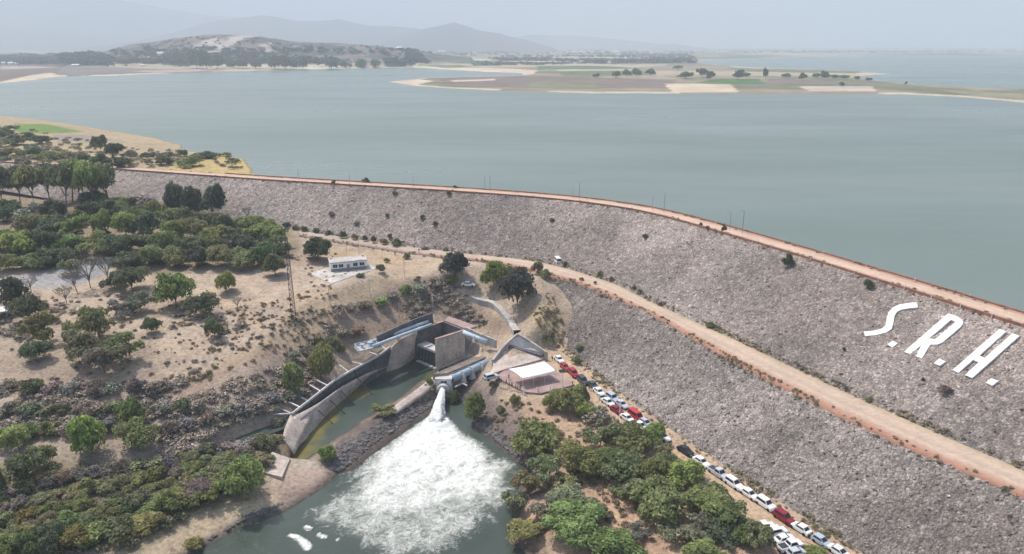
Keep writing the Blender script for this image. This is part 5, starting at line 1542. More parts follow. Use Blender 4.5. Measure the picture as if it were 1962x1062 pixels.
row([('round', 40, 492, 75, 48, 'lime'), ('round', 12, 520, 60, 34, 'mid'), ('low', 60, 516, 55, 30, 'mid'), ('round', 95, 510, 60, 34, 'dark'), ('round', 130, 504, 55, 30, 'dark')] + auto([250, 292, 334, 378, 420, 466, 505], 512, 512, 58, 38, ['round', 'low'], ['mid', 'dark', 'olive', 'dark', 'deep']), 'the front row of the dense grove', 'dense grove trees')
# single trees on the dry plateau
for (k, u, v, w, hh, c, l) in [
    ('round', 338, 594, 84, 68, 'mid', 'large rounded green tree on the dry plateau beside the grey clearing'), ('round', 388, 610, 62, 42, 'dark', 'dark rounded tree touching the large one on the plateau'),
    ('round', 434, 564, 50, 42, 'bright', 'bright green rounded tree alone on the plateau'), ('round', 412, 648, 42, 38, 'dark', 'small dark tree alone on bare ground below the plateau trees'),
    ('round', 528, 533, 60, 42, 'dark', 'dense dark tree beside the lattice mast'), ('round', 608, 503, 74, 48, 'deep', 'broad blackish green tree shading the white house'),
    ('round', 255, 562, 70, 50, 'dark', 'dark tree at the lower edge of the grey clearing'), ('low', 220, 556, 45, 32, 'dark', 'low dark shrub under the bare trees'),
    ('oval', 28, 596, 55, 62, 'deep', 'dark upright tree beside the pale shelter'), ('round', 58, 618, 62, 50, 'dark', 'dark spreading tree in front of the pale shelter'),
    ('round', 190, 652, 60, 58, 'mid', 'green topped tree in the middle of the plateau thicket'), ('airy', 235, 700, 90, 60, 'mid', 'widest airy tree at the lower edge of the plateau thicket'),
    ('airy', 165, 700, 75, 70, 'olive', 'olive tree at the front of the plateau thicket'), ('airy', 200, 720, 80, 60, 'grey', 'grey leafless looking tree at the foot of the plateau thicket'),
    ('airy', 85, 660, 70, 62, 'mid', 'airy green tree left of the plateau thicket'), ('round', 70, 696, 60, 42, 'dark', 'dark shrubby tree below the airy one'),
    ('round', 290, 642, 36, 34, 'dark', 'small dark tree between thicket and dry grass'), ('airy', 270, 600, 60, 40, 'grey', 'grey airy tree above the plateau thicket'),
    ('airy', 232, 610, 55, 36, 'grey', 'faded grey tree left of the large plateau tree'), ('airy', 140, 668, 50, 50, 'olive', 'olive tree rising behind the thicket'),
    ('bare', 174, 552, 62, 66, 'grey', 'tallest bare tree in front of the grey clearing'), ('bare', 148, 560, 46, 50, 'grey', 'leaning bare tree just beside the tallest bare one'), ('airy', 134, 528, 42, 32, 'olive', 'small olive tree behind the bare ones on the clearing'),
    ('bare', 208, 540, 48, 52, 'grey', 'bare tree on the far side of the clearing edge'), ('bare', 128, 582, 40, 38, 'grey', 'small bare tree on dry grass below the clearing'), ('bare', 60, 560, 40, 34, 'grey', 'bare shrubby tree before the clearing'), ('bare', 455, 592, 24, 26, 'grey', 'small bare tree beside the dark plateau tree'),
    ('round', 250, 816, 50, 52, 'mid', 'dark headed tree on the slope above the irrigation ditch, upper of a pair'), ('round', 276, 862, 76, 58, 'mid', 'rounded tree above the irrigation ditch, lower of a pair'),
    ('oval', 178, 876, 68, 76, 'lime', 'yellow green cone shaped tree on the lower slope'), ('round', 38, 868, 66, 56, 'lime', 'yellow green tree at the picture\'s left edge on the lower slope'),
    ('airy', 55, 930, 80, 66, 'dark', 'dark trunked tree cluster at the lower left slope'), ('oval', 8, 950, 26, 60, 'dark', 'thin tree with bare dark trunk at the picture\'s left edge'), ('round', 75, 900, 50, 46, 'mid', 'green tree beside the dark cluster on the lower slope'),
    ('oval', 566, 752, 46, 58, 'bright', 'smaller bright green tree left of the retaining wall'), ('oval', 615, 730, 52, 64, 'bright', 'larger bright green tree above the retaining wall'), ('low', 655, 676, 18, 16, 'mid', 'small green bush near the railed valve platform'),
    ('round', 458, 962, 92, 78, 'bright', 'large bright green tree beside the concrete wedge'), ('low', 520, 866, 46, 34, 'olive', 'olive bush on the concrete chute'), ('low', 532, 820, 30, 20, 'olive', 'small olive bush at the top of the concrete chute'),
    ('low', 628, 886, 42, 34, 'bright', 'bright green rounded bush on the rocky island'), ('low', 372, 1060, 46, 32, 'lime', 'yellow green bush on the near pool bank'),
    ('airy', 735, 802, 54, 32, 'olive', 'olive willow leaning over the canal from the rock dike'), ('low', 823, 752, 24, 28, 'mid', 'green bush beside the valve house'), ('low', 868, 774, 30, 26, 'dark', 'dark bush under the valve house beside the jet'),
    ('oval', 910, 810, 44, 58, 'bright', 'bright green tree on the rocky bank near the jet'), ('low', 985, 776, 22, 20, 'mid', 'small green bush below the brick platform'), ('low', 945, 745, 22, 16, 'mid', 'small bush by the silver car'), ('low', 958, 792, 20, 16, 'olive', 'little olive shrub on dry ground near the bright tree'),
    ('round', 872, 532, 66, 46, 'deep', 'dark tree beside the berm road above the parked car'), ('round', 952, 552, 66, 54, 'bright', 'bright topped tree joined to the big dark tree on the hill'), ('round', 992, 592, 76, 74, 'deep', 'big blackish tree on the hill above the stone drain'),
    ('low', 1030, 528, 26, 26, 'olive', 'small tree at the outer edge of the berm road'), ('low', 1044, 536, 26, 20, 'olive', 'low bush just below the small tree on the berm edge'),
]:
    plant(k, u, v, w, hh, c, l, None, 'bush' if k == 'low' else 'tree', 'bush' if k == 'low' else 'tree')
# right bank wood
for (k, u, v, w, hh, c, l) in [
    ('round', 1032, 888, 100, 78, 'bright', 'big bright green tree at the water edge, upper end of the right bank wood'), ('round', 1112, 918, 88, 66, 'bright', 'bright green tree just behind the big one at the water edge'),
    ('airy', 1050, 930, 66, 58, 'pale', 'pale grey green tree below the big bright tree'), ('airy', 1012, 956, 62, 52, 'olive', 'olive tree leaning over the foam edge'), ('airy', 982, 990, 54, 46, 'olive', 'lowest olive tree hanging over the foam'),
    ('round', 1092, 985, 92, 58, 'pale', 'broad pale crowned tree in the middle of the bank'), ('airy', 1042, 1008, 60, 46, 'pale', 'pale airy tree beside the pool below the foam'), ('round', 1010, 1046, 76, 54, 'bright', 'bright green tree at the pool edge near the bottom'),
    ('round', 1106, 1058, 116, 84, 'bright', 'very broad bright green tree at the bottom by the pool'), ('round', 1172, 1078, 104, 58, 'mid', 'green tree cut by the bottom edge beside the footpath'), ('airy', 1195, 1098, 70, 40, 'pale', 'pale shrub at the bottom edge beside the footpath'),
    ('round', 1085, 798, 56, 50, 'bright', 'bright tree at the near corner below the brick platform'), ('round', 1122, 805, 42, 34, 'lime', 'yellow green small tree beside the dirt road near the platform'), ('round', 1062, 788, 44, 34, 'mid', 'green tree below the platform bollards'), ('round', 1108, 778, 40, 40, 'bright', 'bright tree behind the small yellow green one'),
    ('airy', 1205, 874, 86, 62, 'mid', 'spreading tree with visible trunk before the parked cars'), ('round', 1250, 858, 56, 46, 'bright', 'bright tree hiding the parked white car'), ('airy', 1270, 886, 38, 36, 'olive', 'olive tree next to the black sedan'),
    ('round', 1196, 924, 80, 58, 'mid', 'mid green tree left above the footpath wood'), ('round', 1248, 925, 62, 48, 'mid', 'mid green tree between the spreading and the brightest trees'), ('dry', 1246, 934, 40, 26, 'dry', 'rusty brown shrub between green crowns'), ('airy', 1190, 960, 50, 34, 'olive', 'olive shrub beside the footpath'),
    ('round', 1305, 942, 88, 60, 'bright', 'brightest broad tree beside the road below the silver pickup'), ('round', 1366, 982, 74, 56, 'bright', 'bright tree at the road edge opposite the white cars'), ('round', 1396, 1018, 62, 54, 'mid', 'green tree at the road edge before the angled cars'),
    ('round', 1268, 1008, 104, 86, 'mid', 'largest dome shaped tree in the middle of the right bank wood'), ('round', 1342, 1000, 84, 62, 'mid', 'green tree right of the largest dome'), ('airy', 1310, 1052, 92, 62, 'pale', 'pale loose tree below the largest dome'), ('round', 1392, 1048, 82, 54, 'dark', 'darkest dome near the bottom of the wood'),
    ('airy', 1352, 1030, 56, 44, 'grey', 'grey brown shrub among the green domes'), ('airy', 1455, 1062, 62, 58, 'olive', 'sparse olive bush in front of the angled cars'), ('low', 1560, 1068, 40, 26, 'lime', 'yellow green bush at the bottom edge beside the road'), ('round', 1350, 1082, 90, 40, 'mid', 'green crown cut by the bottom edge'),
    ('airy', 1150, 862, 60, 48, 'olive', 'olive shrub on the dry clearing above the wood'), ('dry', 1145, 820, 60, 40, 'grey', 'grey twiggy shrub beside the dirt road above the wood'), ('dry', 1175, 845, 50, 34, 'grey', 'grey twiggy shrub between the road and the spreading tree'),
    ('airy', 1085, 950, 60, 44, 'olive', 'olive shrub between the pale crown and the bright trees'), ('round', 1150, 900, 50, 40, 'mid', 'small green tree at the head of the footpath'), ('airy', 1140, 1000, 50, 40, 'olive', 'olive shrub on the pool side of the footpath'),
    ('round', 1225, 970, 60, 50, 'olive', 'olive tree on the dam side of the footpath'), ('airy', 1225, 1040, 44, 34, 'grey', 'grey shrub on the footpath edge near the bottom'), ('round', 1422, 1048, 44, 40, 'mid', 'green bush touching the angled parked cars'), ('round', 1276, 906, 50, 38, 'mid', 'green tree below the black sedan'),
    ('low', 1060, 835, 16, 12, 'dry', 'small dry tuft on the bare clearing'), ('low', 1125, 845, 18, 13, 'dry', 'dry tuft at the lower end of the bare clearing'), ('low', 1170, 1000, 22, 16, 'dry', 'dry tuft in the middle of the footpath'),
]:
    plant(k, u, v, w * 1.13, hh * 1.06, c, l, None, 'bush' if k in ('low', 'dry') else 'tree', 'bush' if k in ('low', 'dry') else 'tree')
# scrub below the irrigation ditch, in rows
def scr(us, v0, v1, w, hh, cols, kinds=('low', 'low', 'round', 'airy')): return auto(us, v0, v1, w, hh, list(kinds), cols)
cs1 = ['olive', 'olive', 'mid', 'yellow', 'dry', 'olive']; cs2 = ['olive', 'bright', 'mid', 'olive', 'dry']
def spread_(a, b, n): return [a + (b - a) * i / (n - 1) for i in range(n)]
row(scr(spread_(20, 500, 15), 950, 858, 46, 26, ['dry', 'olive', 'grey', 'dry', 'olive'], ('low', 'dry', 'low')), 'the uppermost scrub row below the ditch', 'scrub below the ditch', 'bush')
row(scr(spread_(30, 470, 14), 985, 885, 48, 30, cs1), 'the second scrub row below the ditch', 'scrub below the ditch', 'bush')
row(scr(spread_(15, 500, 15), 1015, 905, 50, 32, cs1), 'the third scrub row below the ditch', 'scrub below the ditch', 'bush')
row(scr(spread_(30, 440, 13), 1035, 945, 54, 36, cs2), 'the fourth scrub row below the ditch', 'scrub below the ditch', 'bush')
row(scr(spread_(10, 400, 11), 1058, 968, 60, 42, ['mid', 'bright', 'dark', 'bright', 'mid']), 'the fifth scrub row below the ditch', 'scrub below the ditch', 'bush')
row(scr(spread_(10, 270, 7), 1082, 1030, 76, 54, ['mid', 'bright', 'lime', 'dark', 'mid'], ('round', 'round', 'low')), 'the bottom scrub row', 'scrub below the ditch', 'bush')
row(scr(spread_(20, 380, 11), 800, 792, 44, 26, ['grey', 'dry', 'grey', 'dark'], ('dry', 'dry', 'low')), 'the grey lower slope thicket', 'grey thicket', 'bush')
row(scr(spread_(330, 560, 8), 830, 770, 44, 26, ['dry', 'grey', 'dry'], ('dry', 'dry', 'low')), 'the brown thicket above the ditch', 'brown thicket', 'bush')
row(scr(spread_(20, 300, 8), 752, 760, 44, 28, ['grey', 'dry', 'grey', 'dark'], ('dry', 'dry', 'low')), 'the thicket row under the plateau', 'plateau thicket', 'bush')
row(scr(spread_(60, 240, 6), 840, 830, 44, 28, ['grey', 'dry', 'mid'], ('dry', 'low')), 'the thicket row above the cone tree', 'lower thicket', 'bush')
row(scr(spread_(560, 690, 6), 690, 640, 36, 20, ['grey', 'dry', 'olive'], ('dry', 'low')), 'the scrub above the retaining wall', 'hillside scrub', 'bush')
row(scr(spread_(650, 860, 9), 605, 545, 34, 18, ['grey', 'dry', 'mid', 'dry'], ('dry', 'low')), 'the scrub over the twin pipes', 'hillside scrub', 'bush')
# bushes along crest and berm
row([('low', u, v, w, hh, c) for u, v, w, hh, c in [(640, 353, 10, 8, 'dark'), (701, 350, 16, 9, 'dark'), (836, 357, 12, 8, 'dark'), (872, 361, 10, 6, 'dark'), (902, 361, 14, 7, 'dark'), (1022, 369, 12, 8, 'dark'), (1237, 394, 14, 9, 'dark'), (1307, 408, 13, 8, 'dark'), (1372, 425, 12, 11, 'mid'), (1385, 428, 10, 6, 'olive')]], 'the crest road lake side row', 'crest road bushes', 'bush')
row([('low', u, v, w, hh, c) for u, v, w, hh, c in [(756, 374, 12, 8, 'dark'), (860, 374, 12, 9, 'dark'), (1075, 384, 12, 14, 'dark'), (1343, 434, 9, 8, 'dark'), (1355, 440, 11, 8, 'mid'), (1387, 446, 10, 16, 'mid'), (1509, 512, 22, 26, 'dark'), (1663, 553, 22, 18, 'dark')]], 'the crest road rock side row', 'crest road bushes', 'bush')
row([('low', u, v, w, hh, c) for u, v, w, hh, c in [(548, 436, 16, 10, 'dark'), (566, 440, 15, 9, 'olive'), (583, 444, 18, 11, 'dark'), (606, 447, 18, 11, 'olive'), (630, 451, 18, 9, 'dark'), (657, 457, 16, 14, 'dark'), (680, 460, 16, 12, 'olive'), (700, 463, 12, 12, 'dark'), (716, 466, 12, 14, 'dark'), (736, 469, 18, 12, 'mid'), (761, 472, 28, 14, 'dark'), (748, 457, 11, 10, 'dark'), (815, 479, 16, 7, 'dry'), (853, 481, 14, 7, 'dry')]], 'the bush row above the berm road', 'berm road bushes', 'bush')
row([('low', u, v, w, hh, c) for u, v, w, hh, c in [(1082, 509, 14, 9, 'olive'), (1150, 527, 14, 9, 'olive'), (1172, 537, 10, 7, 'dry'), (1215, 554, 11, 8, 'olive'), (1226, 562, 10, 9, 'mid'), (1362, 628, 18, 12, 'mid'), (1620, 748, 12, 9, 'dry'), (1662, 771, 14, 10, 'mid'), (1925, 940, 16, 10, 'olive'), (1265, 586, 12, 8, 'dry'), (1140, 545, 8, 7, 'dry'), (1115, 538, 9, 7, 'dry')]], 'the scatter along the lower berm road', 'berm road bushes', 'bush')
for (u, v, w, hh, c, l) in [(779, 497, 16, 12, 'mid', 'small green bush where the berm road leaves the house track'), (741, 504, 14, 10, 'olive', 'olive bush behind the white house terrace'), (731, 524, 18, 18, 'olive', 'olive bush at the end of the white house terrace'), (690, 532, 18, 9, 'dark', 'low dark shrub below the terrace'), (1110, 672, 20, 14, 'olive', 'olive shrub at the foot of the grassy slope'), (1106, 700, 24, 18, 'mid', 'green bush against the rockfill beside the red cars'), (1048, 655, 26, 14, 'dark', 'dark bush above the bright triangular slab'), (1810, 752, 30, 16, 'dry', 'dry yellowish bush on the rockfill below the letters'), (635, 415, 14, 10, 'dry', 'yellowish bush alone on the upper rockfill'), (683, 432, 12, 9, 'pale', 'pale bush on the rockfill over the berm bushes'), (1236, 456, 14, 8, 'dark', 'dark bush in the middle of the rockfill face'), (742, 417, 9, 8, 'dark', 'tiny dark bush on the upper rockfill'), (810, 420, 12, 9, 'dark', 'dark tuft on the rockfill face left of its middle'), (834, 432, 10, 8, 'dark', 'dark tuft just below another on the rockfill'), (1058, 425, 12, 7, 'dark', 'dark tuft on the rockfill above the white van'), (1617, 672, 8, 7, 'deep', 'tiny dark bush below the letter S'), (1768, 730, 8, 7, 'deep', 'tiny dark bush below the letter R')]:
    plant('low', u, v, w, hh, c, l, None, 'bush', 'bush')
# shore land beyond the crest
row([('low', u, v, w, hh, c) for u, v, w, hh, c in [(8, 262, 40, 16, 'dark'), (30, 280, 50, 20, 'dark'), (55, 268, 30, 14, 'dark'), (83, 276, 38, 16, 'deep'), (22, 250, 16, 10, 'dark'), (18, 300, 50, 18, 'mid'), (62, 300, 46, 18, 'dark'), (100, 306, 44, 16, 'mid'), (130, 302, 36, 12, 'olive')]], 'the shore thicket at the left side', 'shore bushes', 'bush')
row([('round', 194, 292, 32, 32, 'dark'), ('round', 216, 304, 36, 28, 'deep'), ('low', 232, 322, 44, 20, 'deep'), ('low', 160, 314, 44, 20, 'dark'), ('low', 192, 318, 40, 22, 'dark'), ('low', 252, 300, 26, 12, 'grey'), ('low', 284, 306, 36, 14, 'dark'), ('low', 312, 318, 40, 20, 'dark'), ('low', 330, 304, 24, 12, 'olive'), ('low', 350, 300, 22, 12, 'dark'), ('low', 362, 320, 50, 20, 'mid'), ('low', 398, 304, 40, 14, 'dark'), ('low', 435, 300, 24, 8, 'mid'), ('low', 380, 308, 30, 12, 'olive')],
    'the bushes on the sandy point', 'shore bushes', 'bush')
# trees far across the water
row([('round', u, v + 3, w, hh, 'dark') for u, v, w, hh in [(1142, 147, 16, 8), (1180, 146, 24, 12), (1200, 145, 22, 13), (1219, 145, 22, 14), (1246, 143, 22, 14), (1300, 131, 24, 8), (1314, 149, 34, 14), (1345, 147, 22, 18), (1362, 151, 18, 16), (1413, 151, 22, 18), (1430, 146, 18, 9)]], 'the trees near the green field', 'trees across the lake')
row([('round', u, v + 3, w, hh, 'dark') for u, v, w, hh in [(1467, 151, 13, 22), (1506, 147, 20, 8), (1538, 152, 16, 15), (1563, 148, 16, 10), (1578, 151, 18, 17), (1598, 149, 18, 8), (1618, 149, 18, 7), (1612, 164, 10, 9), (1641, 151, 14, 8), (1663, 154, 12, 8), (1735, 160, 6, 6)]], 'the far trees beyond the ploughed field', 'trees across the lake')
row([('oval', u, v + 2, w * 1.25, hh * 1.15, 'dark') for u, v, w, hh in [(325, 122, 24, 20), (345, 125, 24, 22), (378, 131, 28, 32), (397, 133, 26, 32), (416, 131, 22, 24), (447, 129, 20, 14), (466, 130, 20, 16), (490, 131, 20, 18), (527, 132, 22, 24), (547, 132, 20, 24), (562, 131, 16, 16), (580, 132, 18, 22), (635, 131, 26, 20), (660, 129, 16, 12), (690, 128, 20, 14), (720, 127, 18, 12)]], 'the trees under the rocky hill', 'trees under the rocky hill')

# ------------------------------------------------------------------ what nobody could count
def scatter_mesh(name, label, mat, pts, maker, col_fn, kindname='stuff'):
    V_, F_, C_ = [], [], []
    b = 0
    for i, p in enumerate(pts):
        v, f, c = maker(i)
        V_.append(v + np.array(p)); F_.append(f + b); C_.append(c * np.array(col_fn(i))); b += len(v)
    o = link(name, make_mesh(name, np.concatenate(V_), np.concatenate(F_), M[mat], False, np.concatenate(C_)))
    o.color = (1, 1, 1, 1)
    return tag(o, label, None, None, kindname)
sr = np.random.default_rng(3)
def sample_ground(poly, n, gate=None):
    us = [p[0] for p in poly]; vs = [p[1] for p in poly]
    out = []
    while len(out) < n:
        u, v = sr.uniform(min(us), max(us)), sr.uniform(min(vs), max(vs))
        if inpoly([u], [v], poly)[0]:
            g = G(u, v)
            if gate and fbm([g.x], [g.y], 16, 66, 3)[0] < gate: continue
            if g.z > POND + 0.5 and polydist([g.x], [g.y], carline, False)[0] > 4.5 and polydist([g.x], [g.y], ditch_w, False)[0] > 4: out.append(tuple(g))
    return out
clumps = []
for i in range(10):
    rad = 1.0
    v, f, c = leaf_cloud(sr, [((0, 0, .45), (.7, .7, .45)), ((.4, .2, .3), (.4, .4, .3)), ((-.35, -.3, .35), (.4, .4, .35))], 110, 0.2, inner=.5)
    clumps.append((v, f, c))
def clump_maker(lo, hi):
    def mk(i):
        v, f, c = clumps[int(sr.integers(len(clumps)))]
        s = sr.uniform(lo, hi); a = sr.uniform(0, 6.28)
        R_ = np.array([[math.cos(a), -math.sin(a), 0], [math.sin(a), math.cos(a), 0], [0, 0, 1]])
        return (v * np.array((s, s, s * .75))) @ R_.T, f, c
    return mk
tones = [(.36, .31, .26), (.30, .255, .215), (.33, .275, .235), (.25, .22, .19), (.25, .235, .17), (.34, .285, .22)]
pts = sample_ground([(-10, 690), (300, 690), (430, 720), (540, 690), (690, 655), (640, 720), (560, 790), (430, 840), (300, 890), (-10, 930)], 380, 0.52)
pts += sample_ground([(640, 600), (760, 545), (850, 535), (900, 590), (960, 640), (880, 622), (830, 600), (700, 640), (600, 670)], 170, 0.5)
pts += sample_ground([(330, 770), (560, 690), (650, 690), (560, 790), (500, 815), (400, 850), (300, 880)], 260)
pts += sample_ground([(-10, 560), (480, 560), (460, 640), (300, 740), (-10, 760)], 130, 0.55)
scatter_mesh('dry_scrub', 'low dry grey brown scrub covering the slopes', 'twig', pts, clump_maker(0.8, 2.0), lambda i: tones[int(sr.integers(6))])
pts = sample_ground([(-10, 900), (330, 890), (430, 855), (540, 830), (495, 930), (400, 965), (250, 1050), (-10, 1070)], 420)
g_t = [(.215, .22, .13), (.18, .205, .105), (.23, .215, .155), (.25, .26, .135), (.24, .205, .16)]
scatter_mesh('undergrowth', 'tangled olive undergrowth between the bushes by the pool', 'leaf', pts, clump_maker(0.9, 2.0), lambda i: g_t[int(sr.integers(5))])
pts = sample_ground([(560, 480), (800, 500), (900, 560), (860, 610), (640, 660), (440, 720), (300, 760), (330, 620), (540, 560)], 420, 0.48)
pts += sample_ground([(880, 770), (1010, 765), (1140, 830), (1290, 890), (1180, 1062), (1130, 940), (1030, 880), (950, 850)], 260)
pts += sample_ground([(1015, 590), (1070, 590), (1085, 640), (1070, 670), (1040, 640)], 90)
pts += sample_ground([(20, 570), (480, 560), (620, 600), (560, 680), (380, 740), (20, 760)], 230)
d_t = [(.30, .24, .15), (.24, .19, .13), (.16, .14, .085), (.2, .155, .11)]
scatter_mesh('dry_grass', 'straw coloured grass tufts over the bare ground', 'twig', pts, clump_maker(0.35, 1.1), lambda i: d_t[int(sr.integers(4))])
pts = sample_ground([(0, 395), (230, 395), (560, 445), (560, 505), (230, 512), (0, 520)], 170)
m_t = [(.12, .14, .075), (.10, .115, .07), (.15, .14, .11)]
scatter_mesh('undergrowth', 'dark undergrowth filling the dense grove', 'leaf', pts, clump_maker(1.2, 2.6), lambda i: m_t[int(sr.integers(3))])
edge_pts = []
for line, offs in ((berm_hi, (0.6, 1.6)), (berm_lo, (-0.9, 0.6)), (crest_lo, (7.6, 9.6)), (crest_lo, (-0.6, 0.9)), (toe, (-1.6, 0.6))):
    for o_ in np.linspace(offs[0], offs[1], 3):
        for q in resample(offset(line, o_), 420):
            uu, vv = proj(*q)
            if -20 < uu < 1990 and vv < 1075 and sr.random() < 0.22 + 0.5 * (vnoise(q[0] / 9, q[1] / 9, 3) > .6): edge_pts.append((q[0] + sr.uniform(-.5, .5), q[1] + sr.uniform(-.5, .5), Z(q[0], q[1])))
e_t = [(.30, .24, .15), (.24, .2, .12), (.17, .155, .09), (.34, .27, .18)]
scatter_mesh('roadside_grass', 'dry grass tufts along the edges of the dam roads', 'twig', edge_pts, clump_maker(0.25, 0.8), lambda i: e_t[int(sr.integers(4))])
pts = sample_ground([(-10, 235), (30, 245), (120, 262), (250, 285), (440, 300), (470, 325), (230, 322), (-10, 312)], 300) + sample_ground([(-10, 255), (60, 262), (130, 290), (150, 312), (-10, 308)], 150)
scatter_mesh('shore_scrub', 'grey green scrub on the shore land beyond the crest', 'twig', pts, clump_maker(1.2, 3.2), lambda i: [(.16, .165, .10), (.24, .21, .14), (.12, .135, .08), (.3, .25, .15)][int(sr.integers(4))])
# the far wood on the left shore
fp = []
while len(fp) < 330:
    u, v = sr.uniform(-60, 205), sr.uniform(111, 125)
    h_ = FARB.ray_cast(Vector((0, 0, CAMZ)), ray(u, v))
    if h_[0] is not None and not (185 < u < 205 and v < 116): fp.append(tuple(h_[0]))
scatter_mesh('far_forest', 'dark eucalyptus wood on the far left shore', 'leaf', fp, clump_maker(20, 36), lambda i: (.05, .06, .048))
fp = []
while len(fp) < 1900:
    u, v = sr.uniform(180, 1980), sr.uniform(94, 122)
    if u < 780 and v < 117 and sr.random() < .9: continue
    if v > 104 and not (740 < u < 1330) and not (180 < u < 640): continue
    if u > 1330 and v > 102: continue
    h_ = FARB.ray_cast(Vector((0, 0, CAMZ)), ray(u, v))
    if h_[0] is not None and fbm([h_[0].x], [h_[0].y], 400, 61, 3)[0] > 0.47: fp.append(tuple(h_[0]))
scatter_mesh('far_trees', 'hazy distant trees scattered over the plain', 'leaf', fp, clump_maker(8, 19), lambda i: (.06, .065, .05))
fp = []
while len(fp) < 420:
    u, v = sr.uniform(190, 800), sr.uniform(72, 128)
    h_ = FARB.ray_cast(Vector((0, 0, CAMZ)), ray(u, v))
    if h_[0] is not None and 1600 < h_[0].y < 3200 and (v > 100 or sr.random() < .5) and fbm([h_[0].x], [h_[0].y], 130, 62, 3)[0] > 0.46: fp.append(tuple(h_[0]))
scatter_mesh('far_scrub', 'dark scrub and trees dotting the rocky far hill', 'leaf', fp, clump_maker(3, 8), lambda i: (.06, .065, .05))
fp = []
for k in range(22):
    v, u0 = sr.uniform(95, 126), sr.uniform(740, 1250)
    u, u1, sl_ = u0, u0 + sr.uniform(60, 260), sr.uniform(-.01, .01)
    while u < u1:
        h_ = FARB.ray_cast(Vector((0, 0, CAMZ)), ray(u, v + sl_ * (u - u0)))
        if h_[0] is not None and h_[0].z > LAKE + .3 and sr.random() < .75: fp.append(tuple(h_[0]))
        u += sr.uniform(2, 9)
scatter_mesh('far_hedgerow_trees', 'thin dark tree lines between the distant fields', 'leaf', fp, clump_maker(5, 12), lambda i: (.075, .085, .06))
# rubble along the banks
ico = bmesh.new(); bmesh.ops.create_icosphere(ico, subdivisions=1, radius=1.0)
iv = np.array([v.co[:] for v in ico.verts]); if_ = np.array([[v.index for v in f.verts] for f in ico.faces]); ico.free()
def rock(i):
    s = sr.uniform(0.15, 0.5) * (1.7 if sr.random() < .12 else 1)
    v = iv * (1 + (sr.random((len(iv), 1)) - .5) * .6) * np.array((s * sr.uniform(.8, 1.4), s, s * sr.uniform(.5, .9)))
    return v, if_, np.ones((len(iv), 3))
pts = sample_ground([(620, 872), (680, 838), (740, 798), (800, 770), (838, 752), (846, 768), (790, 802), (720, 846), (660, 896), (640, 890)], 900)
pts += sample_ground([(650, 895), (662, 900), (612, 955), (540, 995), (500, 1005), (498, 996), (560, 968), (610, 935)], 150)
pts += sample_ground([(865, 770), (900, 790), (960, 830), (1010, 900), (990, 930), (930, 860), (890, 820)], 1100)
pts += sample_ground([(380, 1045), (480, 985), (540, 965), (520, 995), (430, 1030), (400, 1055)], 140)
scatter_mesh('bank_rubble', 'broken dark rock rubble lining the pool banks', 'rubble', pts, rock, lambda i: (1, 1, 1))
# loose boulders over the rockfill: larger stones that stand out
pts = []
cand = np.concatenate([up_v.reshape(-1, 3), lo_v.reshape(-1, 3)])
pick = sr.integers(0, len(cand), 9000)
for q in cand[pick]:
    uu, vv = proj(*q)
    if -20 < uu < 1990 and 320 < vv < 1080: pts.append(tuple(q))
pts = pts[:2600]
def rock2(i):
    s = sr.uniform(0.15, 0.42)
    v = iv * (1 + (sr.random((len(iv), 1)) - .5) * .6) * np.array((s * sr.uniform(.8, 1.5), s, s * sr.uniform(.5, .9)))
    return v, if_, np.ones((len(iv), 3)) * sr.choice([0.7, 0.9, 1.0, 1.15])
scatter_mesh('rockfill_boulders', 'larger loose stones over the rockfill slopes', 'rock', pts, rock2, lambda i: (1, 1, 1))

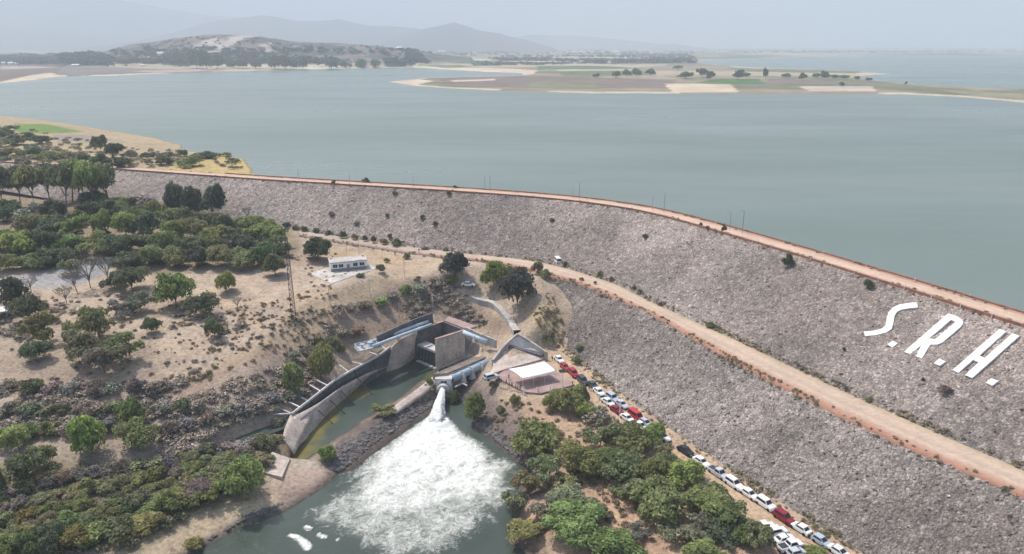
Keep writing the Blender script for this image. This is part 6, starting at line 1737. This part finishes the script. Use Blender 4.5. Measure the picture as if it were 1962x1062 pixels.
# ------------------------------------------------------------------ far buildings
def farm(u, v, wpx, hpx, colr, label, group, gable=True):
    h_ = FARB.ray_cast(Vector((0, 0, CAMZ)), ray(u, v))
    if h_[0] is None: return
    p = h_[0]; m = depth_of(p) / FPX
    w, hh = wpx * m, hpx * m
    r = empty('farm_building', p - Vector((0, 0, 0.3)), trng.uniform(-.2, .2), label, 'building', group)
    d = min(w * 0.7, 25)
    a = MB().box((0, 0, hh * .35), (w, d, hh * .7)).build('wall', M['roofpaint'], r); a.color = (*colr, 1)
    if gable:
        b_ = MB().add([(-w / 2 - 1, -d / 2 - 1, hh * .7), (w / 2 + 1, -d / 2 - 1, hh * .7), (w / 2 + 1, d / 2 + 1, hh * .7), (-w / 2 - 1, d / 2 + 1, hh * .7), (-w / 2 - 1, 0, hh * 1.05), (w / 2 + 1, 0, hh * 1.05)], [(0, 1, 5, 4), (2, 3, 4, 5), (0, 4, 3), (1, 2, 5), (3, 2, 1, 0)]).build('roof', M['roofpaint'], r)
    else:
        b_ = MB().box((0, 0, hh * .74), (w + 1, d + 1, hh * .08)).build('roof', M['roofpaint'], r)
    b_.color = (.75, .76, .77, 1)
WH = (.72, .72, .70)
for u, v, w, hh, l in [(6, 124, 10, 5, 'white cottage at the left edge before the far wood'), (22, 125, 9, 6, 'white barn with gabled roof before the far wood'), (33, 125, 6, 5, 'small white hut beside the gabled barn'), (146, 127, 14, 4, 'long low white shed at the far wood corner'),
                       (288, 112, 9, 4, 'white farmhouse below the rocky hill, upper one'), (308, 108, 10, 8, 'pale quarry building under the rocky hill'), (328, 115, 10, 4, 'low white shed under the rocky hill near the trees'), (274, 127, 8, 3, 'tiny white hut on the shore track'),
                       (444, 124, 9, 4, 'pale building behind the shore trees'), (767, 96, 12, 6, 'white house on the distant plain beyond the rocky hill'), (846, 101, 14, 4, 'pale shed on the distant plain'), (906, 99, 34, 6, 'long pale warehouse on the distant plain'), (1180, 102, 10, 4, 'white building amid distant plain trees')]:
    farm(u, v, w, hh, WH, l, 'far farm buildings')
for u, v, w, hh, l in [(40, 90, 60, 4, 'longest white greenhouse roof behind the far wood'), (90, 92, 26, 4, 'short white greenhouse roof behind the far wood'), (112, 93, 14, 4, 'smallest white greenhouse roof behind the far wood')]:
    farm(u, v, w, hh, (.8, .8, .8), l, 'far greenhouses', False)
